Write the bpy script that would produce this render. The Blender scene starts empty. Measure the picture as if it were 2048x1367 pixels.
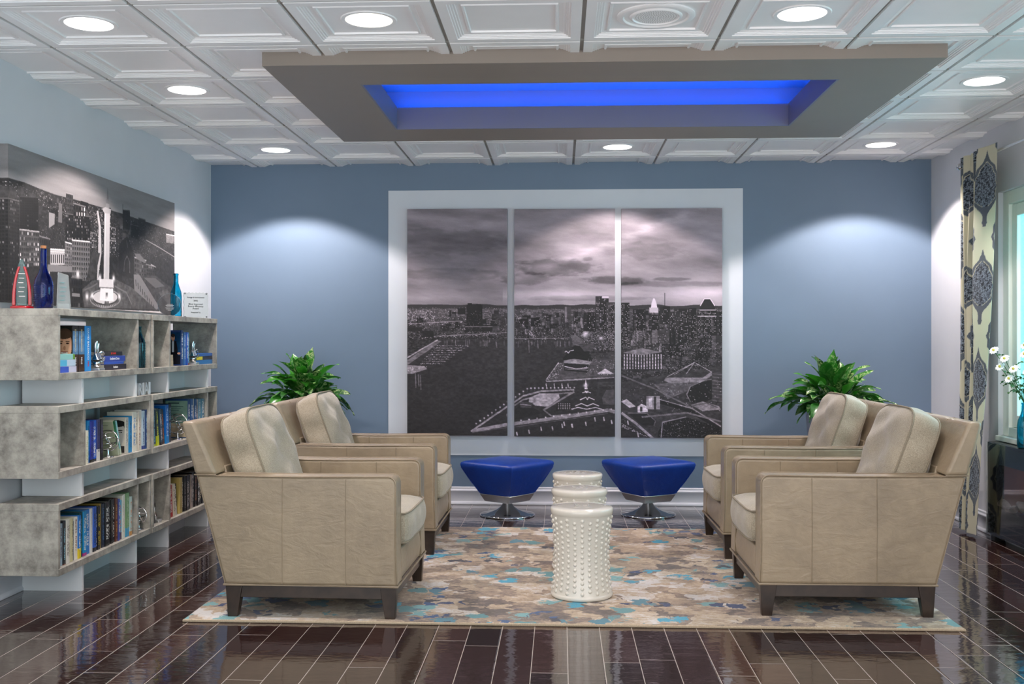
import bpy, bmesh, math, random
import numpy as np
from mathutils import Vector, Matrix

C = bpy.context.scene.collection
PI = math.pi
# ------------------------------------------------------------------ camera
F_PX = 2100.0
YAW = math.atan(97.0 / F_PX)
SN, CS = math.sin(YAW), math.cos(YAW)
CAM_Z = 1.256
cam_data = bpy.data.cameras.new('camera')
cam_data.sensor_width = 36.0
cam_data.lens = F_PX / 2048.0 * 36.0
cam = bpy.data.objects.new('camera', cam_data)
C.objects.link(cam)
cam.location = (0, 0, CAM_Z)
cam.rotation_euler = (PI / 2, 0, YAW)
bpy.context.scene.camera = cam

# ------------------------------------------------------------------ light set-up
sc = bpy.context.scene
sc.view_settings.view_transform = 'Standard'
sc.view_settings.look = 'None'
sc.view_settings.exposure = 0.88
sc.view_settings.gamma = 1.0
sc.view_settings.use_curve_mapping = False

world = bpy.data.worlds.new('world')
sc.world = world
world.use_nodes = True
wn = world.node_tree.nodes
wl = world.node_tree.links
wn.clear()
w_out = wn.new('ShaderNodeOutputWorld')
w_bg = wn.new('ShaderNodeBackground')
w_tc = wn.new('ShaderNodeTexCoord')
w_sep = wn.new('ShaderNodeSeparateXYZ')
w_ramp = wn.new('ShaderNodeValToRGB')       # by compass direction: daylight outside the window wall, soft room light behind
wl.new(w_tc.outputs['Generated'], w_sep.inputs[0])
wl.new(w_sep.outputs['X'], w_ramp.inputs['Fac'])
w_ramp.color_ramp.elements[0].position = 0.30
w_ramp.color_ramp.elements[0].color = (1.22, 1.20, 1.20, 1)
w_ramp.color_ramp.elements[1].position = 0.55
w_ramp.color_ramp.elements[1].color = (0.66, 0.98, 1.06, 1)
wl.new(w_ramp.outputs['Color'], w_bg.inputs['Color'])
w_up = wn.new('ShaderNodeMapRange')         # added strength gradient: more from below to brighten the ceiling, less from above
wl.new(w_sep.outputs['Z'], w_up.inputs[0])
w_up.inputs[1].default_value = -1.0; w_up.inputs[2].default_value = 1.0
w_up.inputs[3].default_value = 2.3; w_up.inputs[4].default_value = 0.35
wl.new(w_up.outputs[0], w_bg.inputs['Strength'])
wl.new(w_bg.outputs[0], w_out.inputs['Surface'])

def area_light(name, loc, rot, sx, sy, power, color):
    l = bpy.data.lights.new(name, 'AREA')
    l.shape = 'RECTANGLE'; l.size = sx; l.size_y = sy
    l.energy = power; l.color = color
    o = bpy.data.objects.new(name, l)
    o.location = loc; o.rotation_euler = rot
    C.objects.link(o)
    return o
# daylight falling through the window in the right wall
area_light('daylight', (4.1, 5.4, 1.9), (0, math.radians(74), 0), 2.6, 3.6, 75, (0.72, 0.93, 1.0))
# ceiling lamps of the part of the room behind the camera
area_light('lobby_light', (0.0, 1.6, 2.58), (math.radians(-12), 0, 0), 4.2, 2.2, 40, (1.0, 0.95, 0.90))

# ------------------------------------------------------------------ dimensions (metres, read off the photograph's perspective)
XL, XR, YB, ZC = -2.736, 2.812, 8.11, 2.622
YF = 0.3
def ray(px):
    return (px - 1024.0) / F_PX
def YX(px, X):
    """Y at which the vertical plane x = X is seen at image column px"""
    t = ray(px)
    return X * (t * SN + CS) / (t * CS - SN)
def XY(px, Y):
    t = ray(px)
    return Y * (t * CS - SN) / (t * SN + CS)
def dep(X, Y):
    return -X * SN + Y * CS
def ZP(py, X, Y):
    return CAM_Z + (683.5 - py) / F_PX * dep(X, Y)
def on_z(px, py, z):
    d = F_PX * (CAM_Z - z) / (py - 683.0)
    lat = ray(px) * d
    return lat * CS - d * SN, lat * SN + d * CS

# ------------------------------------------------------------------ helpers
def link(o, parent=None):
    C.objects.link(o)
    if parent is not None:
        o.parent = parent
    return o
def tag(o, label=None, cat=None, group=None, kind=None):
    if label: o['label'] = label
    if cat: o['category'] = cat
    if group: o['group'] = group
    if kind: o['kind'] = kind
    return o
def empty(name, loc, rz=0.0, label=None, cat=None, group=None, kind=None):
    o = bpy.data.objects.new(name, None)
    o.empty_display_size = 0.1
    o.location = loc
    o.rotation_euler = (0, 0, rz)
    C.objects.link(o)
    return tag(o, label, cat, group, kind)
def copy_tree(o, parent=None):
    c = o.copy()
    C.objects.link(c)
    c.parent = parent
    for ch in list(o.children):
        copy_tree(ch, c)
    return c

class MB:
    def __init__(s):
        s.bm = bmesh.new()
    def box(s, x0, y0, z0, x1, y1, z1):
        v = [s.bm.verts.new(p) for p in ((x0,y0,z0),(x1,y0,z0),(x1,y1,z0),(x0,y1,z0),(x0,y0,z1),(x1,y0,z1),(x1,y1,z1),(x0,y1,z1))]
        for f in ((0,3,2,1),(4,5,6,7),(0,1,5,4),(1,2,6,5),(2,3,7,6),(3,0,4,7)):
            s.bm.faces.new([v[i] for i in f])
        return s
    def hexa(s, p):
        v = [s.bm.verts.new(q) for q in p]
        for f in ((0,3,2,1),(4,5,6,7),(0,1,5,4),(1,2,6,5),(2,3,7,6),(3,0,4,7)):
            s.bm.faces.new([v[i] for i in f])
        return s
    def prism_xz(s, pts, y0, y1):
        a = [s.bm.verts.new((x, y0, z)) for x, z in pts]
        b = [s.bm.verts.new((x, y1, z)) for x, z in pts]
        n = len(pts)
        s.bm.faces.new(a); s.bm.faces.new(b[::-1])
        for i in range(n):
            j = (i + 1) % n
            s.bm.faces.new((a[j], a[i], b[i], b[j]))
        return s
    def prism_yz(s, pts, x0, x1):
        a = [s.bm.verts.new((x0, y, z)) for y, z in pts]
        b = [s.bm.verts.new((x1, y, z)) for y, z in pts]
        n = len(pts)
        s.bm.faces.new(a); s.bm.faces.new(b[::-1])
        for i in range(n):
            j = (i + 1) % n
            s.bm.faces.new((a[j], a[i], b[i], b[j]))
        return s
    def tube(s, pts, r, seg=8, closed=False, caps=True):
        pts = [Vector(p) for p in pts]
        n = len(pts)
        rs = r if isinstance(r, (list, tuple)) else [r] * n
        rings = []
        up = Vector((0, 0, 1))
        prev = None
        for i, p in enumerate(pts):
            if closed:
                t = (pts[(i + 1) % n] - pts[i - 1])
            else:
                t = pts[min(i + 1, n - 1)] - pts[max(i - 1, 0)]
            if t.length < 1e-9: t = Vector((0, 0, 1))
            t.normalize()
            if prev is None:
                a = t.cross(up)
                if a.length < 1e-3: a = t.cross(Vector((1, 0, 0)))
            else:
                a = prev - t * prev.dot(t)
                if a.length < 1e-4: a = t.cross(up)
            a.normalize()
            prev = a
            b = t.cross(a)
            rings.append([s.bm.verts.new(p + (a * math.cos(2*PI*k/seg) + b * math.sin(2*PI*k/seg)) * rs[i]) for k in range(seg)])
        m = n if closed else n - 1
        for i in range(m):
            A, B = rings[i], rings[(i + 1) % n]
            for k in range(seg):
                l = (k + 1) % seg
                s.bm.faces.new((A[k], A[l], B[l], B[k]))
        if caps and not closed:
            s.bm.faces.new(rings[0][::-1]); s.bm.faces.new(rings[-1])
        return s
    def lathe(s, prof, c=(0,0,0), seg=48, caps=True, sx=1.0, sy=1.0):
        rings = []
        for r, z in prof:
            rings.append([s.bm.verts.new((c[0] + r*sx*math.cos(2*PI*k/seg), c[1] + r*sy*math.sin(2*PI*k/seg), c[2] + z)) for k in range(seg)])
        for A, B in zip(rings, rings[1:]):
            for k in range(seg):
                l = (k + 1) % seg
                s.bm.faces.new((A[k], A[l], B[l], B[k]))
        if caps:
            s.bm.faces.new(rings[0][::-1]); s.bm.faces.new(rings[-1])
        return s
    def ball(s, c, r, u=10, v=6, scale=(1,1,1)):
        m = Matrix.Translation(c) @ Matrix.Diagonal((r*scale[0], r*scale[1], r*scale[2], 1))
        bmesh.ops.create_uvsphere(s.bm, u_segments=u, v_segments=v, radius=1.0, matrix=m)
        return s
    def build(s, name, mat, parent=None, bevel=0.0, seg=2, smooth=True, angle=40, loc=None, fixn=True):
        if fixn:
            bmesh.ops.recalc_face_normals(s.bm, faces=s.bm.faces[:])
        me = bpy.data.meshes.new(name)
        s.bm.to_mesh(me); s.bm.free()
        return mesh_obj(name, me, mat, parent, bevel, seg, smooth, angle, loc)

def mesh_obj(name, me, mat, parent=None, bevel=0.0, seg=2, smooth=True, angle=40, loc=None):
    if mat is not None:
        me.materials.append(mat)
    if smooth:
        me.polygons.foreach_set('use_smooth', [True] * len(me.polygons))
        me.set_sharp_from_angle(angle=math.radians(angle))
    o = bpy.data.objects.new(name, me)
    link(o, parent)
    if loc is not None: o.location = loc
    if bevel > 0:
        b = o.modifiers.new('bevel', 'BEVEL')
        b.width = bevel; b.segments = seg; b.limit_method = 'ANGLE'; b.angle_limit = math.radians(35)
        b.harden_normals = False
    return o

def srgb(r, g, b):
    def f(c):
        c /= 255.0
        return c / 12.92 if c <= 0.04045 else ((c + 0.055) / 1.055) ** 2.4
    return (f(r), f(g), f(b), 1.0)

# ------------------------------------------------------------------ materials
class NT:
    def __init__(s, name):
        s.m = bpy.data.materials.new(name)
        s.m.use_nodes = True
        s.n = s.m.node_tree.nodes; s.l = s.m.node_tree.links
        s.b = s.n.get('Principled BSDF')
    def node(s, t, **kw):
        x = s.n.new(t)
        for k, v in kw.items():
            setattr(x, k, v)
        return x
    def put(s, sock, v):
        if hasattr(v, 'is_output') or isinstance(v, bpy.types.NodeSocket):
            s.l.new(v, sock)
        else:
            sock.default_value = v
    def math(s, op, a, b=0.0, c=None):
        x = s.node('ShaderNodeMath', operation=op)
        s.put(x.inputs[0], a); s.put(x.inputs[1], b)
        if c is not None: s.put(x.inputs[2], c)
        return x.outputs[0]
    def coord(s, which='Object', scale=(1,1,1), rot=(0,0,0), loc=(0,0,0)):
        tc = s.node('ShaderNodeTexCoord')
        mp = s.node('ShaderNodeMapping')
        mp.inputs['Scale'].default_value = scale
        mp.inputs['Rotation'].default_value = rot
        mp.inputs['Location'].default_value = loc
        s.l.new(tc.outputs[which], mp.inputs[0])
        return mp.outputs[0]
    def noise(s, vec, scale=5, detail=3, rough=0.5, dist=0.0, out='Fac'):
        x = s.node('ShaderNodeTexNoise')
        s.l.new(vec, x.inputs['Vector'])
        x.inputs['Scale'].default_value = scale; x.inputs['Detail'].default_value = detail
        x.inputs['Roughness'].default_value = rough; x.inputs['Distortion'].default_value = dist
        return x.outputs[out]
    def ramp(s, fac, stops, interp='LINEAR'):
        x = s.node('ShaderNodeValToRGB')
        x.color_ramp.interpolation = interp
        e = x.color_ramp.elements
        while len(e) > 1: e.remove(e[0])
        e[0].position = stops[0][0]; e[0].color = stops[0][1]
        for p, c in stops[1:]:
            q = e.new(p); q.color = c
        s.put(x.inputs[0], fac)
        return x.outputs[0]
    def mix(s, fac, a, b, blend='MIX'):
        x = s.node('ShaderNodeMix', data_type='RGBA', blend_type=blend)
        s.put(x.inputs[0], fac); s.put(x.inputs[6], a); s.put(x.inputs[7], b)
        return x.outputs[2]
    def bump(s, h, strength=0.3, dist=0.01):
        x = s.node('ShaderNodeBump')
        x.inputs['Strength'].default_value = strength; x.inputs['Distance'].default_value = dist
        s.put(x.inputs['Height'], h)
        s.l.new(x.outputs[0], s.b.inputs['Normal'])
        return x
    def set(s, **kw):
        names = {'color': 'Base Color', 'rough': 'Roughness', 'metal': 'Metallic', 'trans': 'Transmission Weight', 'ior': 'IOR',
                 'sheen': 'Sheen Weight', 'coat': 'Coat Weight', 'spec': 'Specular IOR Level', 'alpha': 'Alpha', 'coat_rough': 'Coat Roughness',
                 'emit': 'Emission Color', 'emit_s': 'Emission Strength', 'sss': 'Subsurface Weight'}
        for k, v in kw.items():
            s.put(s.b.inputs[names[k]], v)
        return s

def simple(name, col, rough=0.5, metal=0.0, nscale=0, namt=0.08, bump=0.0, bscale=200, **kw):
    t = NT(name)
    v = t.coord('Object')
    n = t.noise(v, nscale or 6, 4)
    c2 = tuple(max(0.0, c * (1 - namt * 2)) for c in col[:3]) + (1,)
    c3 = tuple(min(1.0, c * (1 + namt)) for c in col[:3]) + (1,)
    t.set(color=t.ramp(n, [(0.3, c2), (0.7, c3)]), rough=rough, metal=metal, **kw)
    if bump:
        t.bump(t.noise(v, bscale, 3), bump, 0.002)
    return t.m

M = {}
M['wall'] = simple('wall_paint', srgb(210, 211, 216), 0.6, bump=0.08, bscale=350, namt=0.01)
M['blue_wall'] = simple('blue_wall_paint', srgb(108, 128, 150), 0.55, bump=0.08, bscale=350, namt=0.01)
M['panel_white'] = simple('panel_paint', srgb(208, 214, 222), 0.55, bump=0.05, bscale=350, namt=0.01)
M['trim'] = simple('trim_paint', srgb(205, 208, 216), 0.35, namt=0.01)
M['tile'] = simple('ceiling_tile_vinyl', srgb(242, 240, 241), 0.35, namt=0.01)
M['grid'] = simple('ceiling_grid', srgb(150, 146, 140), 0.5, namt=0.02)
M['tray'] = simple('taupe_paint', srgb(140, 129, 120), 0.5, namt=0.01)
M['tray_in'] = simple('recess_paint', srgb(118, 120, 138), 0.5, namt=0.01)
M['chrome'] = simple('chrome', (0.50, 0.51, 0.53, 1), 0.06, 1.0, namt=0.01)
M['brushed'] = simple('brushed_metal', (0.80, 0.80, 0.80, 1), 0.38, 1.0, namt=0.03)
M['silver'] = simple('polished_silver', (0.82, 0.82, 0.82, 1), 0.14, 1.0, namt=0.03)
M['black'] = simple('black_plastic', (0.012, 0.012, 0.013, 1), 0.25, namt=0.05)
M['white_lam'] = simple('white_laminate', srgb(214, 217, 220), 0.4, namt=0.01)
M['ceramic'] = simple('white_glazed_ceramic', srgb(212, 207, 196), 0.12, namt=0.01, coat=0.6)
M['pages'] = simple('paper_pages', srgb(214, 206, 188), 0.8, nscale=90, namt=0.06)
M['wood'] = simple('espresso_wood', srgb(54, 41, 33), 0.3, nscale=14, namt=0.25)
M['cork'] = simple('cork', srgb(190, 130, 85), 0.8, nscale=60, namt=0.15)
M['red_glass'] = simple('red_acrylic', srgb(170, 10, 22), 0.12, namt=0.02, coat=0.7)
M['pvc'] = simple('window_vinyl', srgb(226, 232, 224), 0.35, namt=0.01)
M['petal'] = simple('white_petal', srgb(240, 242, 240), 0.5, namt=0.02)
M['yellow'] = simple('yellow_centre', srgb(220, 200, 80), 0.6)
M['ink'] = simple('dark_ink', srgb(40, 42, 46), 0.6)
M['ink_white'] = simple('white_ink', srgb(238, 238, 235), 0.5)
M['ink_gold'] = simple('pale_gold_ink', srgb(226, 206, 150), 0.5)
M['ink_red'] = simple('red_ink', srgb(214, 54, 46), 0.5)
M['planter'] = simple('pale_grey_planter', srgb(150, 158, 175), 0.4)
M['soil'] = simple('potting_soil', srgb(45, 34, 26), 0.9, nscale=50, namt=0.3)
M['stem'] = simple('green_stem', srgb(52, 96, 40), 0.5)

def glass(name, col, rough=0.03, ior=1.45):
    t = NT(name)
    v = t.coord('Object')
    n = t.noise(v, 18, 2)
    c2 = tuple(c * 0.92 for c in col[:3]) + (1,)
    t.set(color=t.mix(n, c2, col), rough=rough, trans=1.0, ior=ior)
    return t.m
M['glass_clear'] = glass('clear_crystal', (0.97, 0.99, 0.99, 1), 0.03, 1.30)
M['glass_thin'] = glass('thin_clear_glass', (0.97, 0.99, 0.99, 1), 0.03, 1.08)
M['glass_blue'] = glass('cobalt_glass', (0.015, 0.11, 0.62, 1), 0.05)
M['glass_turq'] = glass('turquoise_glass', (0.05, 0.62, 0.82, 1), 0.05)
M['glass_teal'] = glass('teal_glass', (0.08, 0.50, 0.62, 1), 0.06)
M['glass_aqua'] = glass('aqua_crystal', (0.55, 0.92, 0.92, 1), 0.03)
t = NT('window_glass')
v = t.coord('Object')
trn = t.node('ShaderNodeBsdfTransparent')
t.l.new(t.ramp(t.noise(v, 60, 4), [(0.3, (0.50, 0.80, 0.84, 1)), (0.7, (0.60, 0.88, 0.92, 1))]), trn.inputs['Color'])
gls = t.node('ShaderNodeBsdfGlossy'); gls.inputs['Roughness'].default_value = 0.04
mx = t.node('ShaderNodeMixShader'); mx.inputs[0].default_value = 0.07
t.l.new(trn.outputs[0], mx.inputs[1]); t.l.new(gls.outputs[0], mx.inputs[2])
t.l.new(mx.outputs[0], t.n.get('Material Output').inputs['Surface'])
M['pane'] = t.m
t = NT('fireplace_glass')
v = t.coord('Object')
t.set(color=t.mix(t.noise(v, 3, 2), (0.86, 0.87, 0.88, 1), (0.90, 0.91, 0.92, 1)), rough=0.04, trans=1.0, ior=1.5)
M['smoked'] = t.m

def emitter(name, col, s):
    t = NT(name)
    v = t.coord('Object')
    n = t.noise(v, 14, 2)
    t.set(color=(0.8, 0.8, 0.8, 1), emit=t.ramp(n, [(0.2, tuple(c * 0.93 for c in col[:3]) + (1,)), (0.8, col)]), emit_s=s)
    return t.m
M['lamp'] = emitter('lamp_lens_glow', (1.0, 0.985, 0.95, 1), 2.2)
M['lamp_warm'] = emitter('warm_lamp_lens_glow', (1.0, 0.95, 0.72, 1), 1.5)
M['led'] = emitter('blue_led_glow', (0.0, 0.12, 1.0, 1), 44.0)

# concrete look laminate
t = NT('concrete_laminate')
v = t.coord('Object')
n1 = t.noise(v, 9, 8, 0.72)
n2 = t.noise(v, 75, 5, 0.7)
base = t.ramp(n1, [(0.34, srgb(112, 108, 101)), (0.48, srgb(152, 148, 139)), (0.64, srgb(182, 178, 167))])
t.set(color=t.mix(t.ramp(n2, [(0.58, (0, 0, 0, 1)), (0.72, (0.35, 0.35, 0.35, 1))]), base, srgb(112, 106, 98)), rough=0.5)
M['concrete'] = t.m

# leather
def leather(name, a, b, rough=0.36):
    t = NT(name)
    v = t.coord('Object')
    n = t.noise(v, 3.2, 6, 0.6, 0.4)
    n2 = t.noise(v, 24, 4, 0.6)
    n3 = t.noise(v, 260, 2)
    c = t.ramp(n, [(0.30, a), (0.68, b)])
    c = t.mix(t.ramp(n2, [(0.45, (0, 0, 0, 1)), (0.75, (0.28, 0.28, 0.28, 1))]), c, tuple(min(1, x * 1.25) for x in b[:3]) + (1,))
    t.set(color=c, rough=t.math('ADD', t.math('MULTIPLY', n2, 0.2), rough - 0.1), coat=0.08)
    h = t.math('ADD', t.math('MULTIPLY', n3, 0.25), t.math('MULTIPLY', n2, 1.0))
    n4 = t.noise(t.coord('Object', (1, 1, 2.2), (0.3, 0.5, 0.2)), 9, 3, 0.55, 1.5)
    t.bump(t.math('ADD', h, t.math('MULTIPLY', n4, 2.2)), 0.24, 0.004)
    return t.m
M['leather'] = leather('taupe_leather', srgb(133, 118, 98), srgb(158, 141, 117))
M['leather_trim'] = leather('taupe_leather_piping', srgb(126, 110, 90), srgb(146, 130, 108))
M['blue_leather'] = leather('royal_blue_leather', srgb(4, 46, 128), srgb(10, 62, 156), 0.42)
# woven fabric
t = NT('oatmeal_fabric')
v = t.coord('Object')
n1 = t.noise(v, 420, 2, 0.6)
n2 = t.noise(v, 9, 5, 0.6)
c = t.ramp(n1, [(0.32, srgb(126, 116, 100)), (0.66, srgb(188, 177, 156))])
t.set(color=t.mix(t.ramp(n2, [(0.35, (0, 0, 0, 1)), (0.8, (0.35, 0.35, 0.35, 1))]), c, srgb(132, 120, 102)), rough=0.9, sheen=0.3)
t.bump(t.math('ADD', t.math('MULTIPLY', n1, 0.4), t.math('MULTIPLY', n2, 2.0)), 0.4, 0.006)
M['fabric'] = t.m

M['fabric_piping_shaded'] = simple('oatmeal_piping_shaded', srgb(140, 130, 112), 0.9, nscale=300, namt=0.15)  # cushion fabric, darkened in colour for the shade along the piping
# book covers: colour from the object, title-like blocks on the spine
t = NT('book_cover')
oi = t.node('ShaderNodeObjectInfo')
tc = t.node('ShaderNodeTexCoord')
sep = t.node('ShaderNodeSeparateXYZ'); t.l.new(tc.outputs['Generated'], sep.inputs[0])
at = t.node('ShaderNodeAttribute', attribute_type='OBJECT', attribute_name='ink')
ab = t.node('ShaderNodeAttribute', attribute_type='OBJECT', attribute_name='band')
fl = t.math('FLOOR', t.math('MULTIPLY', sep.outputs['Z'], 58.0))
fy = t.math('FLOOR', t.math('MULTIPLY', sep.outputs['Y'], 5.0))
cmb = t.node('ShaderNodeCombineXYZ')
t.l.new(fl, cmb.inputs[0]); t.l.new(fy, cmb.inputs[1]); t.l.new(oi.outputs['Random'], cmb.inputs[2])
wnz = t.node('ShaderNodeTexWhiteNoise'); t.l.new(cmb.outputs[0], wnz.inputs['Vector'])
isl = t.math('GREATER_THAN', wnz.outputs['Value'], 0.42)
yin = t.math('LESS_THAN', t.math('ABSOLUTE', t.math('SUBTRACT', sep.outputs['Y'], 0.5)), 0.27)
cz = t.math('ADD', 0.46, t.math('MULTIPLY', oi.outputs['Random'], 0.12))
gap = t.math('GREATER_THAN', t.math('ABSOLUTE', t.math('SUBTRACT', sep.outputs['Z'], cz)), 0.03)
zin = t.math('LESS_THAN', t.math('ABSOLUTE', t.math('SUBTRACT', sep.outputs['Z'], cz)), 0.36)
xin = t.math('GREATER_THAN', sep.outputs['X'], 0.985)
msk = t.math('MULTIPLY', t.math('MULTIPLY', isl, yin), t.math('MULTIPLY', t.math('MULTIPLY', zin, gap), xin))
foot = t.math('LESS_THAN', sep.outputs['Z'], t.math('MULTIPLY', oi.outputs['Random'], 0.30))
bc = t.mix(foot, oi.outputs['Color'], ab.outputs['Color'])
t.set(color=t.mix(t.math('MULTIPLY', msk, 0.85), bc, at.outputs['Color']), rough=0.35, coat=0.2)
M['cover'] = t.m
t = NT('plain_book_cover')
oi = t.node('ShaderNodeObjectInfo')
v = t.coord('Object')
t.set(color=t.mix(t.math('MULTIPLY', t.noise(v, 40, 3), 0.12), oi.outputs['Color'], (0.02, 0.02, 0.02, 1)), rough=0.35, coat=0.2)
M['cover_plain'] = t.m

# painted picture (colours live in the mesh's colour attribute)
def picture_mat(name, rough=0.62, bump=True):
    t = NT(name)
    a = t.node('ShaderNodeAttribute', attribute_name='paint')
    v = t.coord('Object')
    t.set(color=a.outputs['Color'], rough=rough)
    if bump: t.bump(t.noise(v, 700, 2), 0.12, 0.001)
    return t.m
M['print'] = picture_mat('canvas_print')
M['photo'] = picture_mat('glossy_photo', 0.25, False)
t = NT('curtain_cloth')
a = t.node('ShaderNodeAttribute', attribute_name='paint')
v = t.coord('Object')
t.set(color=a.outputs['Color'], rough=0.8, sheen=0.2)
tr = t.node('ShaderNodeBsdfTranslucent'); t.l.new(a.outputs['Color'], tr.inputs['Color'])
mx = t.node('ShaderNodeMixShader'); mx.inputs[0].default_value = 0.38
t.l.new(t.b.outputs[0], mx.inputs[1]); t.l.new(tr.outputs[0], mx.inputs[2])
t.l.new(mx.outputs[0], t.n.get('Material Output').inputs['Surface'])
t.bump(t.noise(v, 600, 2), 0.15, 0.001)
M['curtain'] = t.m

# floor: dark glossy planks with pale joints
t = NT('glossy_dark_planks')
tc = t.node('ShaderNodeTexCoord')
sep = t.node('ShaderNodeSeparateXYZ'); t.l.new(tc.outputs['Object'], sep.inputs[0])
W_, L_ = 0.1415, 0.92
u = t.math('DIVIDE', t.math('ADD', sep.outputs['X'], 10.0 + 0.018), W_)
iu = t.math('FLOOR', u); fu = t.math('FRACT', u)
wn1 = t.node('ShaderNodeTexWhiteNoise', noise_dimensions='1D'); t.l.new(iu, wn1.inputs['W'])
vv = t.math('ADD', t.math('DIVIDE', t.math('ADD', sep.outputs['Y'], 10.0), L_), t.math('MULTIPLY', wn1.outputs['Value'], 1.0))
iv = t.math('FLOOR', vv); fv = t.math('FRACT', vv)
du = t.math('MULTIPLY', t.math('MINIMUM', fu, t.math('SUBTRACT', 1.0, fu)), W_)
dv = t.math('MULTIPLY', t.math('MINIMUM', fv, t.math('SUBTRACT', 1.0, fv)), L_)
dj = t.math('MINIMUM', du, dv)
joint = t.math('LESS_THAN', dj, 0.0015)
bev = t.node('ShaderNodeMapRange'); t.l.new(dj, bev.inputs[0]); bev.inputs[1].default_value = 0.0; bev.inputs[2].default_value = 0.006
cb = t.node('ShaderNodeCombineXYZ'); t.l.new(iu, cb.inputs[0]); t.l.new(iv, cb.inputs[1])
wn2 = t.node('ShaderNodeTexWhiteNoise', noise_dimensions='2D'); t.l.new(cb.outputs[0], wn2.inputs['Vector'])
mp = t.node('ShaderNodeMapping'); mp.inputs['Scale'].default_value = (30, 2.2, 1); t.l.new(tc.outputs['Object'], mp.inputs[0])
grain = t.noise(mp.outputs[0], 3.0, 5, 0.6)
pc = t.ramp(wn2.outputs['Value'], [(0.0, srgb(38, 25, 25)), (0.6, srgb(58, 38, 36)), (1.0, srgb(76, 52, 48))])
pc = t.mix(t.math('MULTIPLY', grain, 0.5), pc, srgb(30, 20, 20))
t.set(color=t.mix(joint, pc, srgb(170, 160, 152)), rough=t.math('ADD', 0.07, t.math('MULTIPLY', joint, 0.4)), spec=0.6, coat=0.6, coat_rough=0.05)
mp2 = t.node('ShaderNodeMapping'); mp2.inputs['Scale'].default_value = (5.0, 10.0, 1); t.l.new(tc.outputs['Object'], mp2.inputs[0])
wav = t.noise(mp2.outputs[0], 1.6, 3, 0.55)
h = t.math('ADD', t.math('MULTIPLY', wav, 0.55), t.math('ADD', t.math('MULTIPLY', bev.outputs[0], 0.10), t.math('MULTIPLY', wn2.outputs['Value'], 0.0)))
bp = t.bump(h, 0.22, 0.012)
t.l.new(bp.outputs[0], t.b.inputs['Coat Normal'])
M['floor'] = t.m

# rug: blotched beige, taupe, cream, teal and navy pile
t = NT('abstract_rug_pile')
tc = t.node('ShaderNodeTexCoord')
mpd = t.node('ShaderNodeMapping'); mpd.inputs['Scale'].default_value = (1, 1, 1); t.l.new(tc.outputs['Object'], mpd.inputs[0])
dn = t.node('ShaderNodeTexNoise'); t.l.new(mpd.outputs[0], dn.inputs['Vector']); dn.inputs['Scale'].default_value = 16; dn.inputs['Detail'].default_value = 4
vm = t.node('ShaderNodeVectorMath', operation='MULTIPLY_ADD')
t.l.new(dn.outputs['Color'], vm.inputs[0]); vm.inputs[1].default_value = (0.20, 0.14, 0); t.l.new(tc.outputs['Object'], vm.inputs[2])
def cells(sx, sy, off, metric='CHEBYCHEV'):
    m_ = t.node('ShaderNodeMapping'); m_.inputs['Scale'].default_value = (sx, sy, 1); m_.inputs['Location'].default_value = (off, off * 0.7, 0)
    t.l.new(vm.outputs[0], m_.inputs[0])
    vo = t.node('ShaderNodeTexVoronoi', distance=metric); vo.inputs['Scale'].default_value = 1.0
    t.l.new(m_.outputs[0], vo.inputs['Vector'])
    s2 = t.node('ShaderNodeSeparateColor'); t.l.new(vo.outputs['Color'], s2.inputs[0])
    return s2.outputs[0], s2.outputs[1], vo.outputs['Distance']
mb = t.node('ShaderNodeMapping'); mb.inputs['Scale'].default_value = (0.8, 1.3, 1); t.l.new(tc.outputs['Object'], mb.inputs[0])
big = t.noise(mb.outputs[0], 1.15, 3, 0.55, 0.6)
c1, c1b, _ = cells(9, 9, 3.1)
fine = t.noise(mb.outputs[0], 34, 4, 0.7)
tone = t.math('ADD', t.math('ADD', t.math('MULTIPLY', c1, 0.34), t.math('MULTIPLY', big, 0.80)), t.math('MULTIPLY', t.math('SUBTRACT', fine, 0.40), 0.62))
base = t.ramp(tone, [(0.0, srgb(84, 72, 66)), (0.40, srgb(106, 91, 81)), (0.47, srgb(132, 113, 98)), (0.55, srgb(160, 139, 116)), (0.64, srgb(184, 163, 136)), (0.72, srgb(196, 182, 165)), (0.79, srgb(208, 204, 200))], 'CONSTANT')
c2, c2b, d2 = cells(9, 8, 7.7)
big2 = t.noise(mb.outputs[0], 2.3, 2, 0.5, 0.4)
sel = t.math('GREATER_THAN', t.math('ADD', t.math('ADD', t.math('MULTIPLY', big2, 0.9), t.math('MULTIPLY', c2, 0.5)), t.math('MULTIPLY', t.math('SUBTRACT', fine, 0.5), 0.35)), 0.83)
sel = t.math('MULTIPLY', sel, t.math('LESS_THAN', d2, 0.42))
teal = t.ramp(c2b, [(0.0, srgb(84, 138, 142)), (0.35, srgb(112, 164, 166)), (0.6, srgb(70, 124, 140)), (0.8, srgb(44, 150, 178))], 'CONSTANT')
col = t.mix(sel, base, teal)
c3, c3b, d3 = cells(14, 13, 13.3)
sel3 = t.math('GREATER_THAN', t.math('ADD', t.math('MULTIPLY', big2, 0.9), t.math('MULTIPLY', c3, 0.4)), 0.83)
sel3 = t.math('MULTIPLY', sel3, t.math('LESS_THAN', d3, 0.40))
col = t.mix(sel3, col, t.ramp(c3b, [(0.0, srgb(28, 52, 98)), (0.5, srgb(40, 40, 56)), (0.75, srgb(36, 74, 122))], 'CONSTANT'))
pile = t.noise(tc.outputs['Object'], 330, 3, 0.7)
col = t.mix(t.math('MULTIPLY', pile, 0.45), col, t.mix(0.6, col, (0.06, 0.05, 0.05, 1)))
t.set(color=col, rough=0.95, sheen=0.2)
t.bump(t.math('ADD', pile, t.math('MULTIPLY', c1b, 0.5)), 0.5, 0.006)
M['rug'] = t.m
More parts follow.
